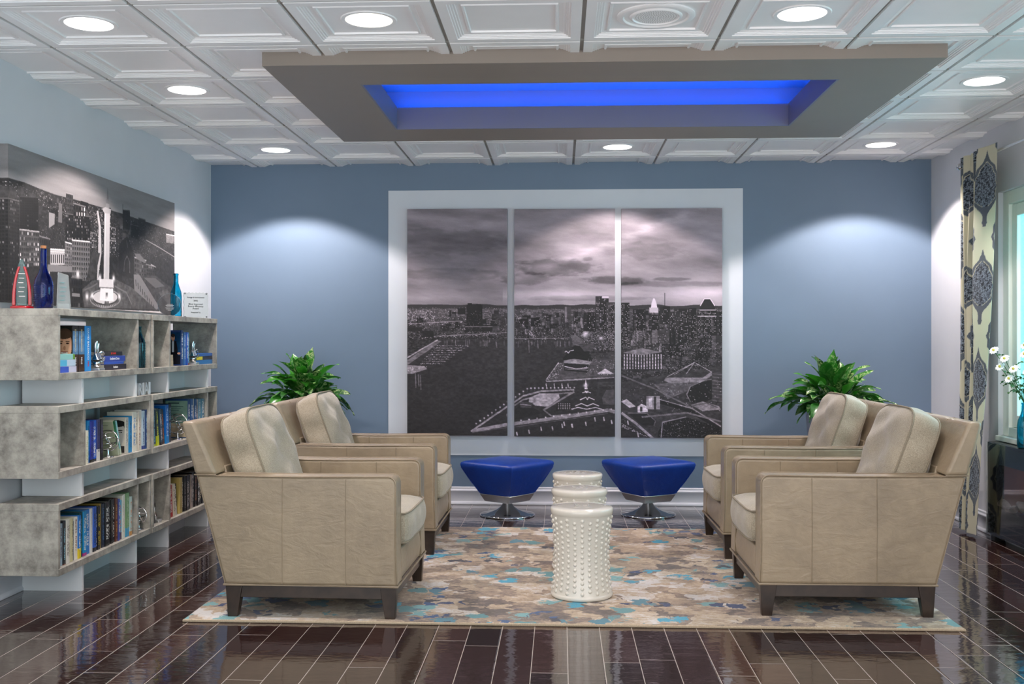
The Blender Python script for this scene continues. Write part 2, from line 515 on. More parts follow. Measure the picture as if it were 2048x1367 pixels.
M['binding'] = simple('rug_binding', srgb(176, 158, 134), 0.8, nscale=200, namt=0.12)

# leaves
t = NT('variegated_leaf')
a = t.node('ShaderNodeAttribute', attribute_name='paint')
v = t.coord('Object')
sepc = t.node('ShaderNodeSeparateColor'); t.l.new(a.outputs['Color'], sepc.inputs[0])
nz = t.noise(v, 30, 3, 0.6, 1.2)
green = t.ramp(sepc.outputs[0], [(0.0, srgb(18, 58, 18)), (0.5, srgb(30, 98, 24)), (1.0, srgb(52, 136, 30))])
var = t.math('MULTIPLY', t.math('GREATER_THAN', nz, 0.53), sepc.outputs[1])
t.set(color=t.mix(var, green, srgb(150, 176, 116)), rough=0.32, coat=0.2)
tr = t.node('ShaderNodeBsdfTranslucent'); t.l.new(green, tr.inputs['Color'])
mx = t.node('ShaderNodeMixShader'); mx.inputs[0].default_value = 0.2
t.l.new(t.b.outputs[0], mx.inputs[1]); t.l.new(tr.outputs[0], mx.inputs[2])
t.l.new(mx.outputs[0], t.n.get('Material Output').inputs['Surface'])
M['leaf'] = t.m
M['log'] = simple('grey_log', srgb(150, 138, 128), 0.8, nscale=22, namt=0.3, bump=0.6, bscale=40)
M['ember_back'] = simple('brick_red_liner', srgb(150, 96, 84), 0.6, nscale=4, namt=0.1)
M['slate'] = simple('slate_blue_panel', srgb(62, 78, 92), 0.35)

# ------------------------------------------------------------------ picture painting (numpy rasters stored as mesh colours)
rng = np.random.RandomState(7)
def vnoise(x, y, seed=0):
    r = np.random.RandomState(seed).rand(64, 64)
    xi = np.floor(x).astype(int); yi = np.floor(y).astype(int)
    fx = x - xi; fy = y - yi
    fx = fx * fx * (3 - 2 * fx); fy = fy * fy * (3 - 2 * fy)
    a = r[yi % 64, xi % 64]; b = r[yi % 64, (xi + 1) % 64]
    c = r[(yi + 1) % 64, xi % 64]; d = r[(yi + 1) % 64, (xi + 1) % 64]
    return (a * (1 - fx) + b * fx) * (1 - fy) + (c * (1 - fx) + d * fx) * fy
def fbm(x, y, seed=0, oct=4):
    s = 0; amp = 0.5; tot = 0
    for o in range(oct):
        s = s + amp * vnoise(x * 2 ** o, y * 2 ** o, seed + o * 11); tot += amp; amp *= 0.55
    return s / tot

class Raster:
    """grey image g[row, col] over x0..x1 (right) and y0..y1 (down), step s"""
    def __init__(r, x0, y0, x1, y1, s):
        r.x0, r.y0, r.s = x0, y0, s
        r.w = int((x1 - x0) / s) + 1; r.h = int((y1 - y0) / s) + 1
        r.X, r.Y = np.meshgrid(x0 + np.arange(r.w) * s, y0 + np.arange(r.h) * s)
        r.g = np.zeros((r.h, r.w))
    def mask(r, pts):
        p = np.array(pts, float)
        i0 = max(0, int((p[:,0].min() - r.x0) / r.s)); i1 = min(r.w, int((p[:,0].max() - r.x0) / r.s) + 2)
        j0 = max(0, int((p[:,1].min() - r.y0) / r.s)); j1 = min(r.h, int((p[:,1].max() - r.y0) / r.s) + 2)
        if i1 <= i0 or j1 <= j0: return None
        X = r.X[j0:j1, i0:i1]; Y = r.Y[j0:j1, i0:i1]
        m = np.zeros(X.shape, bool)
        n = len(p)
        for k in range(n):
            xa, ya = p[k]; xb, yb = p[(k + 1) % n]
            if ya == yb: continue
            c = ((Y >= min(ya, yb)) & (Y < max(ya, yb)))
            m ^= c & (X < xa + (Y - ya) * (xb - xa) / (yb - ya))
        return (slice(j0, j1), slice(i0, i1)), m
    def poly(r, pts, v):
        q = r.mask(pts)
        if q is None: return
        sl, m = q
        sub = r.g[sl]
        sub[m] = v[sl][m] if isinstance(v, np.ndarray) else v
    def rect(r, x0, y0, x1, y1, v):
        r.poly([(x0, y0), (x1, y0), (x1, y1), (x0, y1)], v)
    def line(r, pts, w, v):
        for (xa, ya), (xb, yb) in zip(pts, pts[1:]):
            L = math.hypot(xb - xa, yb - ya) or 1
            nx, ny = -(yb - ya) / L * w / 2, (xb - xa) / L * w / 2
            r.poly([(xa + nx, ya + ny), (xb + nx, yb + ny), (xb - nx, yb - ny), (xa - nx, ya - ny)], v)
    def dots(r, n, pts, lo, hi, size=1, wmask=None, add=False):
        q = r.mask(pts)
        if q is None: return
        sl, m = q
        jj, ii = np.nonzero(m)
        if len(jj) == 0: return
        k = rng.randint(0, len(jj), n)
        vals = lo + (hi - lo) * rng.rand(n) ** 1.5
        sub = r.g[sl]
        H, W = sub.shape
        for a in range(n):
            j, i = jj[k[a]], ii[k[a]]
            w = 2 + 2 * (rng.rand() < 0.35) * (size > 1)
            sub[j:min(H, j + 2 - (size < 2) * (a % 2)), i:min(W, i + w)] = vals[a]
    def glow(r, x, y, rad, v):
        i0 = max(0, int((x - 3 * rad - r.x0) / r.s)); i1 = max(0, int((x + 3 * rad - r.x0) / r.s) + 1)
        j0 = max(0, int((y - 3 * rad - r.y0) / r.s)); j1 = max(0, int((y + 3 * rad - r.y0) / r.s) + 1)
        sl = (slice(j0, j1), slice(i0, i1))
        d = np.exp(-(((r.X[sl] - x) ** 2 + (r.Y[sl] - y) ** 2) / (rad * rad)))
        r.g[sl] = np.maximum(r.g[sl], r.g[sl] + (v - r.g[sl]) * d)
    def soften(r):
        """2 x 2 box average: anti-aliased result at twice the step"""
        h, w = r.g.shape[0] // 2 * 2, r.g.shape[1] // 2 * 2
        a = r.g[:h, :w]
        r.g = (a[0::2, 0::2] + a[1::2, 0::2] + a[0::2, 1::2] + a[1::2, 1::2]) / 4
        r.s *= 2; r.w, r.h = w // 2, h // 2
    def tower(r, x0, y0, x1, y1, tone=0.13, dens=0.25, lit=0.95, cw=6.0, ch=7.0):
        r.rect(x0, y0, x1, y1, tone * .62)
        r.rect(x0, y0, x0 + (x1 - x0) * 0.3, y1, tone * 1.1)
        y = y0 + ch
        while y < y1 - 2:
            x = x0 + cw * 0.7
            while x < x1 - cw * 0.5:
                if rng.rand() < dens:
                    r.rect(x, y, x + cw * 0.55, y + ch * 0.42, lit * (0.55 + 0.45 * rng.rand()))
                x += cw
            y += ch

def lin(a):
    return np.where(a <= 0.04045, a / 12.92, ((a + 0.055) / 1.055) ** 2.4)

def painted_grid(name, P, col, mat, parent=None, smooth=False):
    """P: (h, w, 3) vertex positions; col: (h, w, 3) display colours 0..1"""
    h, w, _ = P.shape
    me = bpy.data.meshes.new(name)
    idx = np.arange(h * w).reshape(h, w)
    q = np.stack([idx[:-1, :-1], idx[1:, :-1], idx[1:, 1:], idx[:-1, 1:]], -1).reshape(-1, 4)
    me.vertices.add(h * w); me.vertices.foreach_set('co', P.reshape(-1).astype(np.float32))
    me.loops.add(q.size); me.loops.foreach_set('vertex_index', q.reshape(-1).astype(np.int32))
    me.polygons.add(len(q)); me.polygons.foreach_set('loop_start', (np.arange(len(q)) * 4).astype(np.int32))
    me.update(calc_edges=True); me.validate()
    a = me.color_attributes.new('paint', 'FLOAT_COLOR', 'POINT')
    c4 = np.ones((h * w, 4), np.float32)
    c4[:, :3] = lin(np.clip(col, 0, 1)).reshape(-1, 3)
    a.data.foreach_set('color', c4.reshape(-1))
    me.materials.append(mat)
    me.polygons.foreach_set('use_smooth', [smooth] * len(me.polygons))
    o = bpy.data.objects.new(name, me)
    return link(o, parent)

# ================================================================== ROOM SHELL
def structure(o, label=None):
    o['kind'] = 'structure'
    if label: o['label'] = label
    return o
structure(MB().box(XL - .12, YF, -.12, 4.2, YB + .12, 0).build('floor', M['floor'], smooth=False), 'dark glossy plank floor with pale joints')
structure(MB().box(XL - .12, YF, 0, XL, YB + .12, 2.72).build('wall_left', M['wall'], smooth=False), 'pale grey left wall')
structure(MB().box(XL, YB, 0, XR, YB + .12, 2.72).build('wall_back', M['blue_wall'], smooth=False), 'slate blue back wall')
# right wall with the window opening
WY0, WY1, WZ0, WZ1 = 4.3, 6.89, 0.645, 2.215
b = MB()
b.box(XR, WY1, 0, XR + .15, YB + .12, 2.72)
b.box(XR, YF, 0, XR + .15, WY0, 2.72)
b.box(XR, WY0, 0, XR + .15, WY1, WZ0)
b.box(XR, WY0, WZ1, XR + .15, WY1, 2.72)
structure(b.build('wall_right', M['wall'], smooth=False), 'pale right wall with a window')
structure(MB().box(XR - .02, WY0, WZ0 - .02, XR + .04, WY1, WZ0 + .012).build('trim_1', M['pvc'], bevel=.004), 'white window stool')

# baseboards
def baseboard(name, label, pts_fn):
    b = MB()
    pts_fn(b)
    structure(b.build(name, M['trim'], bevel=.003), label)
prof = [(0, 0), (-.024, 0), (-.024, .012), (-.018, .022), (-.015, .026), (-.015, .098), (-.019, .104), (-.019, .110), (-.010, .120), (-.010, .132), (0, .138)]
def bb_back(b): b.prism_yz([(YB + y, z) for y, z in prof], XL, XR)
baseboard('baseboard_back', 'white moulded baseboard along the blue wall', bb_back)
def bb_left(b): b.prism_xz([(XL - y, z) for y, z in prof], YF, YB - .025)
baseboard('baseboard_left', 'white moulded baseboard along the left wall', bb_left)
def bb_right(b): b.prism_xz([(XR + y, z) for y, z in prof][::-1], 6.95, YB - .025)
baseboard('baseboard_right', 'white moulded baseboard along the right wall', bb_right)

# white panel painted on the blue wall behind the canvases
px0, px1 = XY(777, YB), XY(1485.5, YB)
pz1, pz0 = ZP(379, 0, YB), ZP(910.5, 0, YB)
structure(MB().box(px0, YB - .006, pz0, px1, YB, pz1).build('trim_2', M['panel_white'], smooth=False), 'white rectangular panel on the blue wall')

# ------------------------------------------------------------------ coffered ceiling
TU, TV = 0.6143, 0.601
SX0, SY0 = -1.745, 7.790
TX0, TX1, TY0, TY1 = -1.427, 1.797, 4.965, 6.868         # outline of the taupe tray
TZ = 2.576
RX0, RX1, RY0, RY1 = -1.014, 1.390, 5.36, 6.485          # opening of its recess
CV = 0.16                                                 # how far the cove runs back above the lip
prof_t = [(.009, .013), (.009, 0), (.052, 0), (.054, .004), (.062, .004), (.064, .008), (.072, .008), (.074, .012), (.082, .012),
          (.085, .015), (.106, .019), (.108, .012), (.117, .012), (.120, .020)]
b = MB()
nx0, nx1 = int(math.floor((XL - SX0) / TU)), int(math.ceil((XR - SX0) / TU))
ny0, ny1 = int(math.floor((YF - SY0) / TV)), int(math.ceil((YB - SY0) / TV))
for i in range(nx0, nx1):
    for j in range(ny0, ny1):
        x0, y0 = SX0 + i * TU, SY0 + j * TV
        if x0 >= TX0 - .0 and x0 + TU <= TX1 and y0 >= TY0 and y0 + TV <= TY1: continue
        rings = []
        for (o, dz) in prof_t:
            z = ZC + dz
            rings.append([b.bm.verts.new(p) for p in ((x0+o, y0+o, z), (x0+TU-o, y0+o, z), (x0+TU-o, y0+TV-o, z), (x0+o, y0+TV-o, z))])
        for A, B_ in zip(rings, rings[1:]):
            for k in range(4):
                l = (k + 1) % 4
                b.bm.faces.new((A[k], B_[k], B_[l], A[l]))
        b.bm.faces.new(rings[-1])
geom = lambda: b.bm.verts[:] + b.bm.edges[:] + b.bm.faces[:]
for co, no in (((XL, 0, 0), (-1, 0, 0)), ((XR, 0, 0), (1, 0, 0)), ((0, YB, 0), (0, 1, 0)), ((0, YF, 0), (0, -1, 0))):
    bmesh.ops.bisect_plane(b.bm, geom=geom(), plane_co=co, plane_no=no, clear_outer=True)
cx0, cx1, cy0, cy1 = TX0 + .02, TX1 - .02, TY0 + .02, TY1 - .02
for co, no in (((cx0, 0, 0), (1, 0, 0)), ((cx1, 0, 0), (1, 0, 0)), ((0, cy0, 0), (0, 1, 0)), ((0, cy1, 0), (0, 1, 0))):
    bmesh.ops.bisect_plane(b.bm, geom=geom(), plane_co=co, plane_no=no)
kill = [f for f in b.bm.faces if cx0 < f.calc_center_median().x < cx1 and cy0 < f.calc_center_median().y < cy1]
bmesh.ops.delete(b.bm, geom=kill, context='FACES')
ceil = b.build('ceiling', M['tile'], smooth=False, fixn=False)
structure(ceil, 'white coffered tile ceiling')
# grid and slab above the tiles (with a hole for the tray)
g = MB()
def frame_box(m, ox0, oy0, ox1, oy1, ix0, iy0, ix1, iy1, z0, z1):
    m.box(ox0, oy0, z0, ox1, iy0, z1); m.box(ox0, iy1, z0, ox1, oy1, z1)
    m.box(ox0, iy0, z0, ix0, iy1, z1); m.box(ix1, iy0, z0, ox1, iy1, z1)
hx0, hx1, hy0, hy1 = RX0 - CV, RX1 + CV, RY0 - CV, RY1 + CV
frame_box(g, XL, YF, XR, YB, hx0, hy0, hx1, hy1, ZC + .042, ZC + .06)
gg = g.build('ceiling_slab', M['grid'], ceil, smooth=False)
g = MB()
for i in range(nx0, nx1 + 1):
    x = SX0 + i * TU
    if not XL < x < XR: continue
    if TX0 < x < TX1:
        g.box(x - .010, YF, ZC + .012, x + .010, TY0, ZC + .043); g.box(x - .010, TY1, ZC + .012, x + .010, YB, ZC + .043)
    else:
        g.box(x - .010, YF, ZC + .012, x + .010, YB, ZC + .043)
for j in range(ny0, ny1 + 1):
    y = SY0 + j * TV
    if not YF < y < YB: continue
    if TY0 < y < TY1:
        g.box(XL, y - .008, ZC + .004, TX0, y + .008, ZC + .0425); g.box(TX1, y - .008, ZC + .004, XR, y + .008, ZC + .0425)
    else:
        g.box(XL, y - .008, ZC + .004, XR, y + .008, ZC + .0425)
g.build('ceiling_grid', M['grid'], ceil, smooth=False)

# the taupe tray with its blue-lit recess
tray = empty('ceiling_tray', ((TX0 + TX1) / 2, (TY0 + TY1) / 2, TZ), 0, 'taupe drop-ceiling tray with a glowing blue rectangular recess', 'ceiling tray')
ox, oy = (TX0 + TX1) / 2, (TY0 + TY1) / 2
m = MB()
frame_box(m, TX0 - ox, TY0 - oy, TX1 - ox, TY1 - oy, RX0 - ox - .0125, RY0 - oy - .0125, RX1 - ox + .0125, RY1 - oy + .0125, 0, ZC - TZ + .041)
m.build('tray_frame', M['tray'], tray, smooth=False)
m = MB()
e = .012
frame_box(m, RX0 - ox - e, RY0 - oy - e, RX1 - ox + e, RY1 - oy + e, RX0 - ox, RY0 - oy, RX1 - ox, RY1 - oy, 0, .135)
m.build('recess_lip', M['tray_in'], tray, smooth=False)
m = MB()
CH = .27
frame_box(m, hx0 - ox - .02, hy0 - oy - .02, hx1 - ox + .02, hy1 - oy + .02, hx0 - ox, hy0 - oy, hx1 - ox, hy1 - oy, .10, CH)
m.box(hx0 - ox - .02, hy0 - oy - .02, CH, hx1 - ox + .02, hy1 - oy + .02, CH + .02)
frame_box(m, hx0 - ox, hy0 - oy, hx1 - ox, hy1 - oy, RX0 - ox - e, RY0 - oy - e, RX1 - ox + e, RY1 - oy + e, .085, .10)
m.build('cove', M['tray_in'], tray, smooth=False)
for nm, bx in (('led_strip', (RX0 - ox, RY0 - oy - .07, .102, RX1 - ox, RY0 - oy - .055, .108)), ('led_strip', (RX0 - ox, RY1 - oy + .055, .102, RX1 - ox, RY1 - oy + .07, .108)),
               ('led_strip', (RX0 - ox - .07, RY0 - oy, .102, RX0 - ox - .055, RY1 - oy, .108)), ('led_strip', (RX1 - ox + .055, RY0 - oy, .102, RX1 - ox + .07, RY1 - oy, .108))):
    MB().box(*bx).build(nm, M['led'], tray, smooth=False)

# ------------------------------------------------------------------ recessed lamps
lamp_px = [(175, 51, 'in the upper left corner of the picture', 40),
           (733, 41, 'with a warmer glow, before the tray', 25),
           (1604, 31, 'before the right half of the tray', 25),
           (367, 178, 'beside the left end of the tray', 62),
           (1969, 166, 'beside the right end of the tray', 45),
           (548, 298, 'near the blue wall, above the left plant', 60),
           (1235, 293, 'near the blue wall, above the three canvases', 60),
           (1764, 290, 'near the blue wall, above the right plant', 60)]
for (px, py, where, pw) in lamp_px:
    x, y = on_z(px, py, ZC + .02)
    # centre of the tile it sits in
    x = SX0 + (math.floor((x - SX0) / TU) + .5) * TU
    y = SY0 + (math.floor((y - SY0) / TV) + .5) * TV
    r = empty('recessed_downlight', (x, y, ZC + .020), 0, 'round white recessed ceiling lamp ' + where, 'ceiling light', 'recessed ceiling lamps')
    MB().lathe([(.100, -.001), (.102, -.004), (.118, -.005), (.121, -.002), (.121, .004), (.100, .004)], caps=False).build('trim_ring', M['tile'], r)
    MB().lathe([(.0005, -.003), (.101, -.003), (.101, -.0005), (.0005, -.0005)], caps=True).build('lens', M['lamp_warm'] if px == 733 else M['lamp'], r)
    l = bpy.data.lights.new('downlight_lamp', 'SPOT')
    l.energy = pw * (0.85 if px == 1235 else 1.0 if px == 367 else 1.6 if px in (548, 1764) else 1.35); l.spot_size = math.radians(118); l.spot_blend = 0.22; l.shadow_soft_size = 0.05
    l.color = (1.0, 0.88, 0.85)
    lo = bpy.data.objects.new('downlight_lamp', l)
    link(lo, r); lo.location = (0, 0, -.012)

# ceiling loudspeaker
x, y = on_z(1307, 35, ZC + .02)
x = SX0 + (math.floor((x - SX0) / TU) + .5) * TU
y = SY0 + (math.floor((y - SY0) / TV) + .5) * TV
sp = empty('ceiling_speaker', (x, y, ZC + .020), 0, 'round white perforated ceiling loudspeaker between the lamps', 'ceiling speaker')
MB().lathe([(.165, 0), (.166, -.005), (.158, -.010), (.140, -.010), (.134, -.004), (.112, -.004), (.108, -.009), (.100, -.011), (.096, -.006), (.0005, -.0055), (.0005, 0)], caps=True).build('bezel', M['tile'], sp)
m = MB()
for k, rr in enumerate([.012 + .0105 * q for q in range(8)]):
    nd = max(6, int(2 * PI * rr / .010))
    for a in range(nd):
        an = 2 * PI * a / nd + k * .3
        c_ = (rr * math.cos(an), rr * math.sin(an))
        m.lathe([(.0022, -.0062), (.0022, -.0056)], (c_[0], c_[1], 0), seg=6)
m.build('perforation', M['grid'], sp, smooth=False)

# ------------------------------------------------------------------ window
win = structure(MB().box(XR + .030, WY1 - .085, WZ0 + .012, XR + .13, WY1, WZ1).box(XR + .030, WY0, WZ0 + .012, XR + .13, WY0 + .085, WZ1)
    .box(XR + .030, WY0 + .085, WZ1 - .085, XR + .13, WY1 - .085, WZ1).box(XR + .030, WY0 + .085, WZ0 + .012, XR + .13, WY1 - .085, WZ0 + .07)
    .build('window_1', M['pvc'], bevel=.004), 'white framed window in the right wall')
ys = [WY0 + .085, (WY0 + WY1) / 2, WY1 - .085]
for k in range(2):
    a_, c_ = ys[k] + .004, ys[k + 1] - .004
    s_ = MB()
    x0, x1 = XR + .05, XR + .10
    s_.box(x0, a_, WZ0 + .074, x1, a_ + .07, WZ1 - .089); s_.box(x0, c_ - .07, WZ0 + .074, x1, c_, WZ1 - .089)
    s_.box(x0, a_ + .07, WZ0 + .074, x1, c_ - .07, WZ0 + .15); s_.box(x0, a_ + .07, WZ1 - .165, x1, c_ - .07, WZ1 - .089)
    so = s_.build('sash', M['pvc'], win, bevel=.004)
    MB().box(x0 + .022, a_ + .068, WZ0 + .148, x0 + .027, c_ - .068, WZ1 - .163).build('pane', M['pane'], so, smooth=False)

# ================================================================== PICTURES
def fill_photo(r, tint=(1.0, 0.96, 1.0)):
    return np.stack([r.g * tint[0], r.g * tint[1], r.g * tint[2]], -1)

# --- harbour at dusk, spread over three canvases; raster units are those of a 1709 px wide study of the wall
R = Raster(30, 134, 1584, 1262, 1.0)
X, Y = R.X, R.Y
n = fbm(X / 330 + 3 + Y / 900, Y / 85 - X / 900, 3, 5)
n2 = fbm(X / 120 + 9, Y / 30 - X / 500, 21, 4)
g0 = 0.52 + 0.09 * (X - 36) / 1540 + (n - 0.5) * 0.42 + (n2 - .5) * .10
g0 += 0.16 * np.exp(-((Y - 575 + 0.02 * X) / 28.0) ** 2) * (0.35 + 0.65 * (X > 500))       # bright band at the horizon
ridge = 300 - (X - 1040) * 0.38
g0 += 0.13 * np.exp(-((Y - ridge) / 26.0) ** 2) * (X > 560) * (X < 1500) * fbm(X / 60, Y / 20, 5, 3) * 1.6
def cloud(cx, cy, rx, ry, v, seed):
    d = ((X - cx) / rx) ** 2 + ((Y - cy) / ry) ** 2 + (fbm(X / 45, Y / 16, seed, 4) - .5) * 1.8
    return v / (1 + np.exp((d - 1) * 6))
for c_ in ((760, 425, 190, 42, -.20, 1), (1040, 488, 140, 20, -.20, 2), (620, 480, 130, 30, -.16, 3), (1200, 345, 160, 40, -.09, 4), (1310, 482, 90, 9, -.16, 5),
           (250, 460, 260, 30, -.08, 6), (1330, 505, 260, 14, -.12, 8), (900, 575, 300, 12, -.10, 7), (200, 300, 300, 60, -.07, 9), (915, 385, 22, 10, -.12, 10)):
    g0 += cloud(*c_)
g0 = np.where(X < 520, g0 - 0.03, g0)
R.g = np.clip(g0, .2, .93)
# far city
hor = 617
R.rect(0, hor, 1600, 1300, 0.16)
R.poly([(0, hor)] + [(x, hor - 4 - 9 * vnoise(np.array([x / 60.0]), np.array([2.0]), 4)[0]) for x in range(20, 1600, 20)] + [(1600, hor), (1600, 650), (0, 650)], 0.20)
tex = 0.04 + 0.42 * fbm(X / 8, Y / 4, 31, 3) ** 1.7 + .16 * np.exp(-((Y - 640) / 55.0) ** 2)
R.poly([(0, hor + 12), (1600, hor + 12), (1600, 1300), (0, 1300)], tex)
R.dots(4200, [(0, 622), (1600, 622), (1600, 770), (0, 770)], .35, .95, 1)
R.dots(500, [(0, 640), (1600, 640), (1600, 775), (0, 775)], .7, 1.0, 2)
for k in range(150):
    x = rng.uniform(30, 1580); w = rng.uniform(10, 45); y = rng.uniform(650, 740); h = rng.uniform(6, 26)
    R.rect(x, y - h, x + w, y + 6, rng.uniform(.08, .3))
R.dots(1300, [(0, 660), (1600, 660), (1600, 775), (0, 775)], .5, 1.0, 1)
R.dots(160, [(36, 635), (170, 640), (170, 690), (36, 690)], .7, 1, 2); R.glow(905, 750, 16, .95); R.glow(980, 770, 10, .8)
for pts in ([(560, 650), (640, 755)], [(600, 690), (655, 760)], [(40, 700), (300, 690)], [(120, 765), (520, 745)], [(560, 772), (830, 768)]):
    R.line(pts, 3, .55); R.dots(40, [pts[0], pts[1], (pts[1][0], pts[1][1] + 8), (pts[0][0], pts[0][1] + 8)], .8, 1, 2)
# water
water = [(36, 1260), (36, 968), (110, 945), (150, 915), (185, 905), (330, 830), (335, 790), (185, 783), (150, 800), (36, 880), (36, 870), (180, 775), (840, 778), (835, 840), (770, 885), (765, 910), (715, 975), (1045, 958), (1300, 965),
         (1480, 965), (1430, 1010), (1240, 985), (1045, 990), (850, 1018), (690, 1028), (600, 1052), (340, 1235), (500, 1215), (1000, 1130), (1045, 1130), (1240, 1260)]
wv = 0.17 + 0.05 * fbm(X / 200, Y / 60, 41, 3) - 0.045 * (Y - 800) / 450
R.poly([(36, 1260), (36, 870), (180, 776), (840, 776), (835, 860), (760, 920), (715, 978), (1045, 962), (1050, 990), (850, 1018), (690, 1028), (600, 1052), (340, 1235), (356, 1236), (1020, 1130), (1240, 1262)], wv)
for k in range(70):                                                     # reflections
    x = rng.uniform(200, 840); y = 778 + rng.uniform(0, 10)
    R.line([(x, y), (x, y + rng.uniform(6, 34))], 2.5, rng.uniform(.25, .5))
for x, y, h in ((75, 945, 70), (90, 950, 60), (100, 955, 70), (628, 780, 60), (672, 780, 40), (470, 790, 30)):
    R.line([(x, y), (x + 3, y + h)], 5, .42)
# marina, left shore
R.poly([(36, 880), (180, 783), (205, 786), (36, 905)], .45); R.line([(36, 868), (185, 780)], 6, .7)
for row in range(9):
    for k in range(22 - row):
        x = 175 + k * 7.4 - row * 9 + rng.uniform(-2, 2); y = 808 + row * 11 + rng.uniform(-2, 2)
        if x > 40: R.rect(x, y, x + rng.uniform(3, 6), y + 3.2, rng.uniform(.4, .85))
for row in range(9):
    R.line([(170 - row * 9, 812 + row * 11), (330 - row * 14, 812 + row * 11)], 1.6, .3)
R.poly([(36, 905), (120, 910), (132, 925), (60, 948), (36, 948)], .55); R.dots(60, [(36, 905), (130, 912), (60, 948), (36, 948)], .7, 1, 2)
R.rect(110, 735, 165, 768, .1); R.rect(36, 720, 110, 740, .12)
# left landmark block
R.rect(325, 612, 402, 710, .07); R.rect(330, 602, 352, 616, .07); R.rect(372, 606, 394, 616, .07); R.rect(344, 610, 380, 640, .09)
R.rect(318, 708, 452, 745, .10); R.dots(90, [(326, 640), (400, 640), (400, 745), (326, 745)], .4, .9, 1)
R.line([(318, 716), (452, 716)], 4, .45); R.dots(40, [(320, 738), (450, 738), (450, 748), (320, 748)], .7, 1, 1)
# mid towers
for k in range(70):
    x = rng.uniform(1080, 1560); y1_ = rng.uniform(700, 850); h_ = rng.uniform(20, 75); w = rng.uniform(18, 48)
    R.tower(x, y1_ - h_, x + w, y1_, rng.uniform(.12, .5), rng.uniform(.1, .5), .8, rng.uniform(4, 7), rng.uniform(5, 8))
for k in range(45):
    x = rng.uniform(560, 1040); y1_ = rng.uniform(680, 760); h_ = rng.uniform(10, 34); w = rng.uniform(14, 40)
    R.tower(x, y1_ - h_, x + w, y1_, rng.uniform(.12, .5), rng.uniform(.1, .4), .8, 5, 6)
for a in ((806, 618, 836, 695, .42, .1), (845, 640, 868, 700, .16, .3), (640, 670, 684, 712, .1, .2), (895, 645, 955, 735, .11, .25), (955, 566, 1018, 738, .16, .4), (1006, 596, 1050, 808, .20, .5), (1050, 596, 1120, 812, .16, .4),
          (1135, 628, 1200, 730, .12, .3), (1215, 655, 1262, 740, .12, .3), (1270, 615, 1320, 700, .12, .2), (1315, 640, 1362, 790, .13, .3), (1340, 625, 1418, 800, .15, .35), (1412, 622, 1450, 790, .10, .3), (1232, 728, 1316, 792, .35, .15),
          (1453, 634, 1550, 820, .12, .5), (1550, 640, 1590, 800, .12, .3), (1428, 768, 1528, 830, .15, .3), (1525, 755, 1590, 860, .28, .1), (1280, 795, 1390, 860, .09, .25), (1420, 828, 1505, 895, .09, .15)):
    R.tower(a[0], a[1], a[2], a[3], a[4], a[5])
R.rect(985, 566, 1018, 576, .85); R.line([(1294, 548), (1294, 615)], 2.4, .12)
R.poly([(1222, 645), (1228, 600), (1236, 575), (1244, 575), (1253, 600), (1260, 645)], .93); R.rect(1218, 620, 1262, 645, .8)
R.poly([(1465, 634), (1468, 612), (1488, 578), (1518, 578), (1540, 612), (1543, 634)], .12)
for p in ([(1468, 612), (1488, 578), (1518, 578), (1540, 612)], [(1465, 632), (1545, 632)], [(1456, 662), (1548, 662)]): R.line(p, 3.5, .95)
# harbour front, right half
R.dots(900, [(840, 740), (1050, 740), (1050, 830), (900, 830)], .5, 1, 1)
R.dots(1100, [(1080, 720), (1590, 780), (1590, 960), (1080, 950)], .35, 1, 1)
for k in range(90):
    x = rng.uniform(1080, 1570); y = rng.uniform(800, 950); R.rect(x, y, x + rng.uniform(8, 40), y + rng.uniform(5, 16), rng.uniform(.07, .35))
R.dots(500, [(1080, 780), (1590, 800), (1590, 960), (1080, 950)], .5, 1, 1)
R.poly([(1085, 838), (1180, 815), (1278, 835), (1275, 915), (1150, 935), (1085, 910)], .14)
for x in range(1092, 1275, 14):
    R.rect(x, 845, x + 5, 918, .78)
for y in (856, 872, 888, 904): R.line([(1088, y), (1180, y + 8), (1275, y - 2)], 3, .2)
R.poly([(1085, 838), (1180, 815), (1278, 835), (1180, 850)], .5)
# power station stacks
for x in (1318, 1338, 1360): R.rect(x, 735, x + 9, 800, .06)
# aquarium with pyramid roof and pier
R.poly([(715, 975), (775, 890), (1045, 860), (1045, 958), (840, 976), (740, 982)], .30)
R.poly([(795, 868), (852, 805), (905, 800), (940, 880), (918, 902), (800, 895)], .09)
R.poly([(835, 752), (868, 760), (905, 800), (870, 808), (842, 800)], .38); R.poly([(870, 800), (945, 795), (948, 812), (940, 830), (900, 835)], .28)
R.poly([(800, 880), (850, 870), (945, 886), (918, 898), (800, 892)], .58)
R.poly([(802, 895), (918, 900), (918, 940), (802, 928)], .12); R.line([(804, 908), (860, 920), (916, 914)], 4, .85); R.line([(806, 920), (916, 926)], 3, .5)
R.poly([(925, 845), (1045, 838), (1045, 868), (970, 880)], .22)
R.line([(805, 838), (812, 832), (822, 843), (830, 832), (848, 828)], 3, .95)
R.line([(712, 975), (775, 888)], 3, .8); R.line([(712, 980), (1045, 962)], 5, .62); R.line([(712, 972), (850, 960), (1045, 945)], 3, .35)
R.poly([(962, 945), (1000, 918), (1045, 945)], .8)
R.dots(60, [(715, 975), (775, 890), (800, 895), (760, 975)], .8, 1, 2); R.dots(80, [(900, 860), (1045, 850), (1045, 950), (900, 950)], .6, 1, 2)
for x in (712, 752, 790, 820): R.line([(x, 990), (x + 3, 1012)], 4, .8)
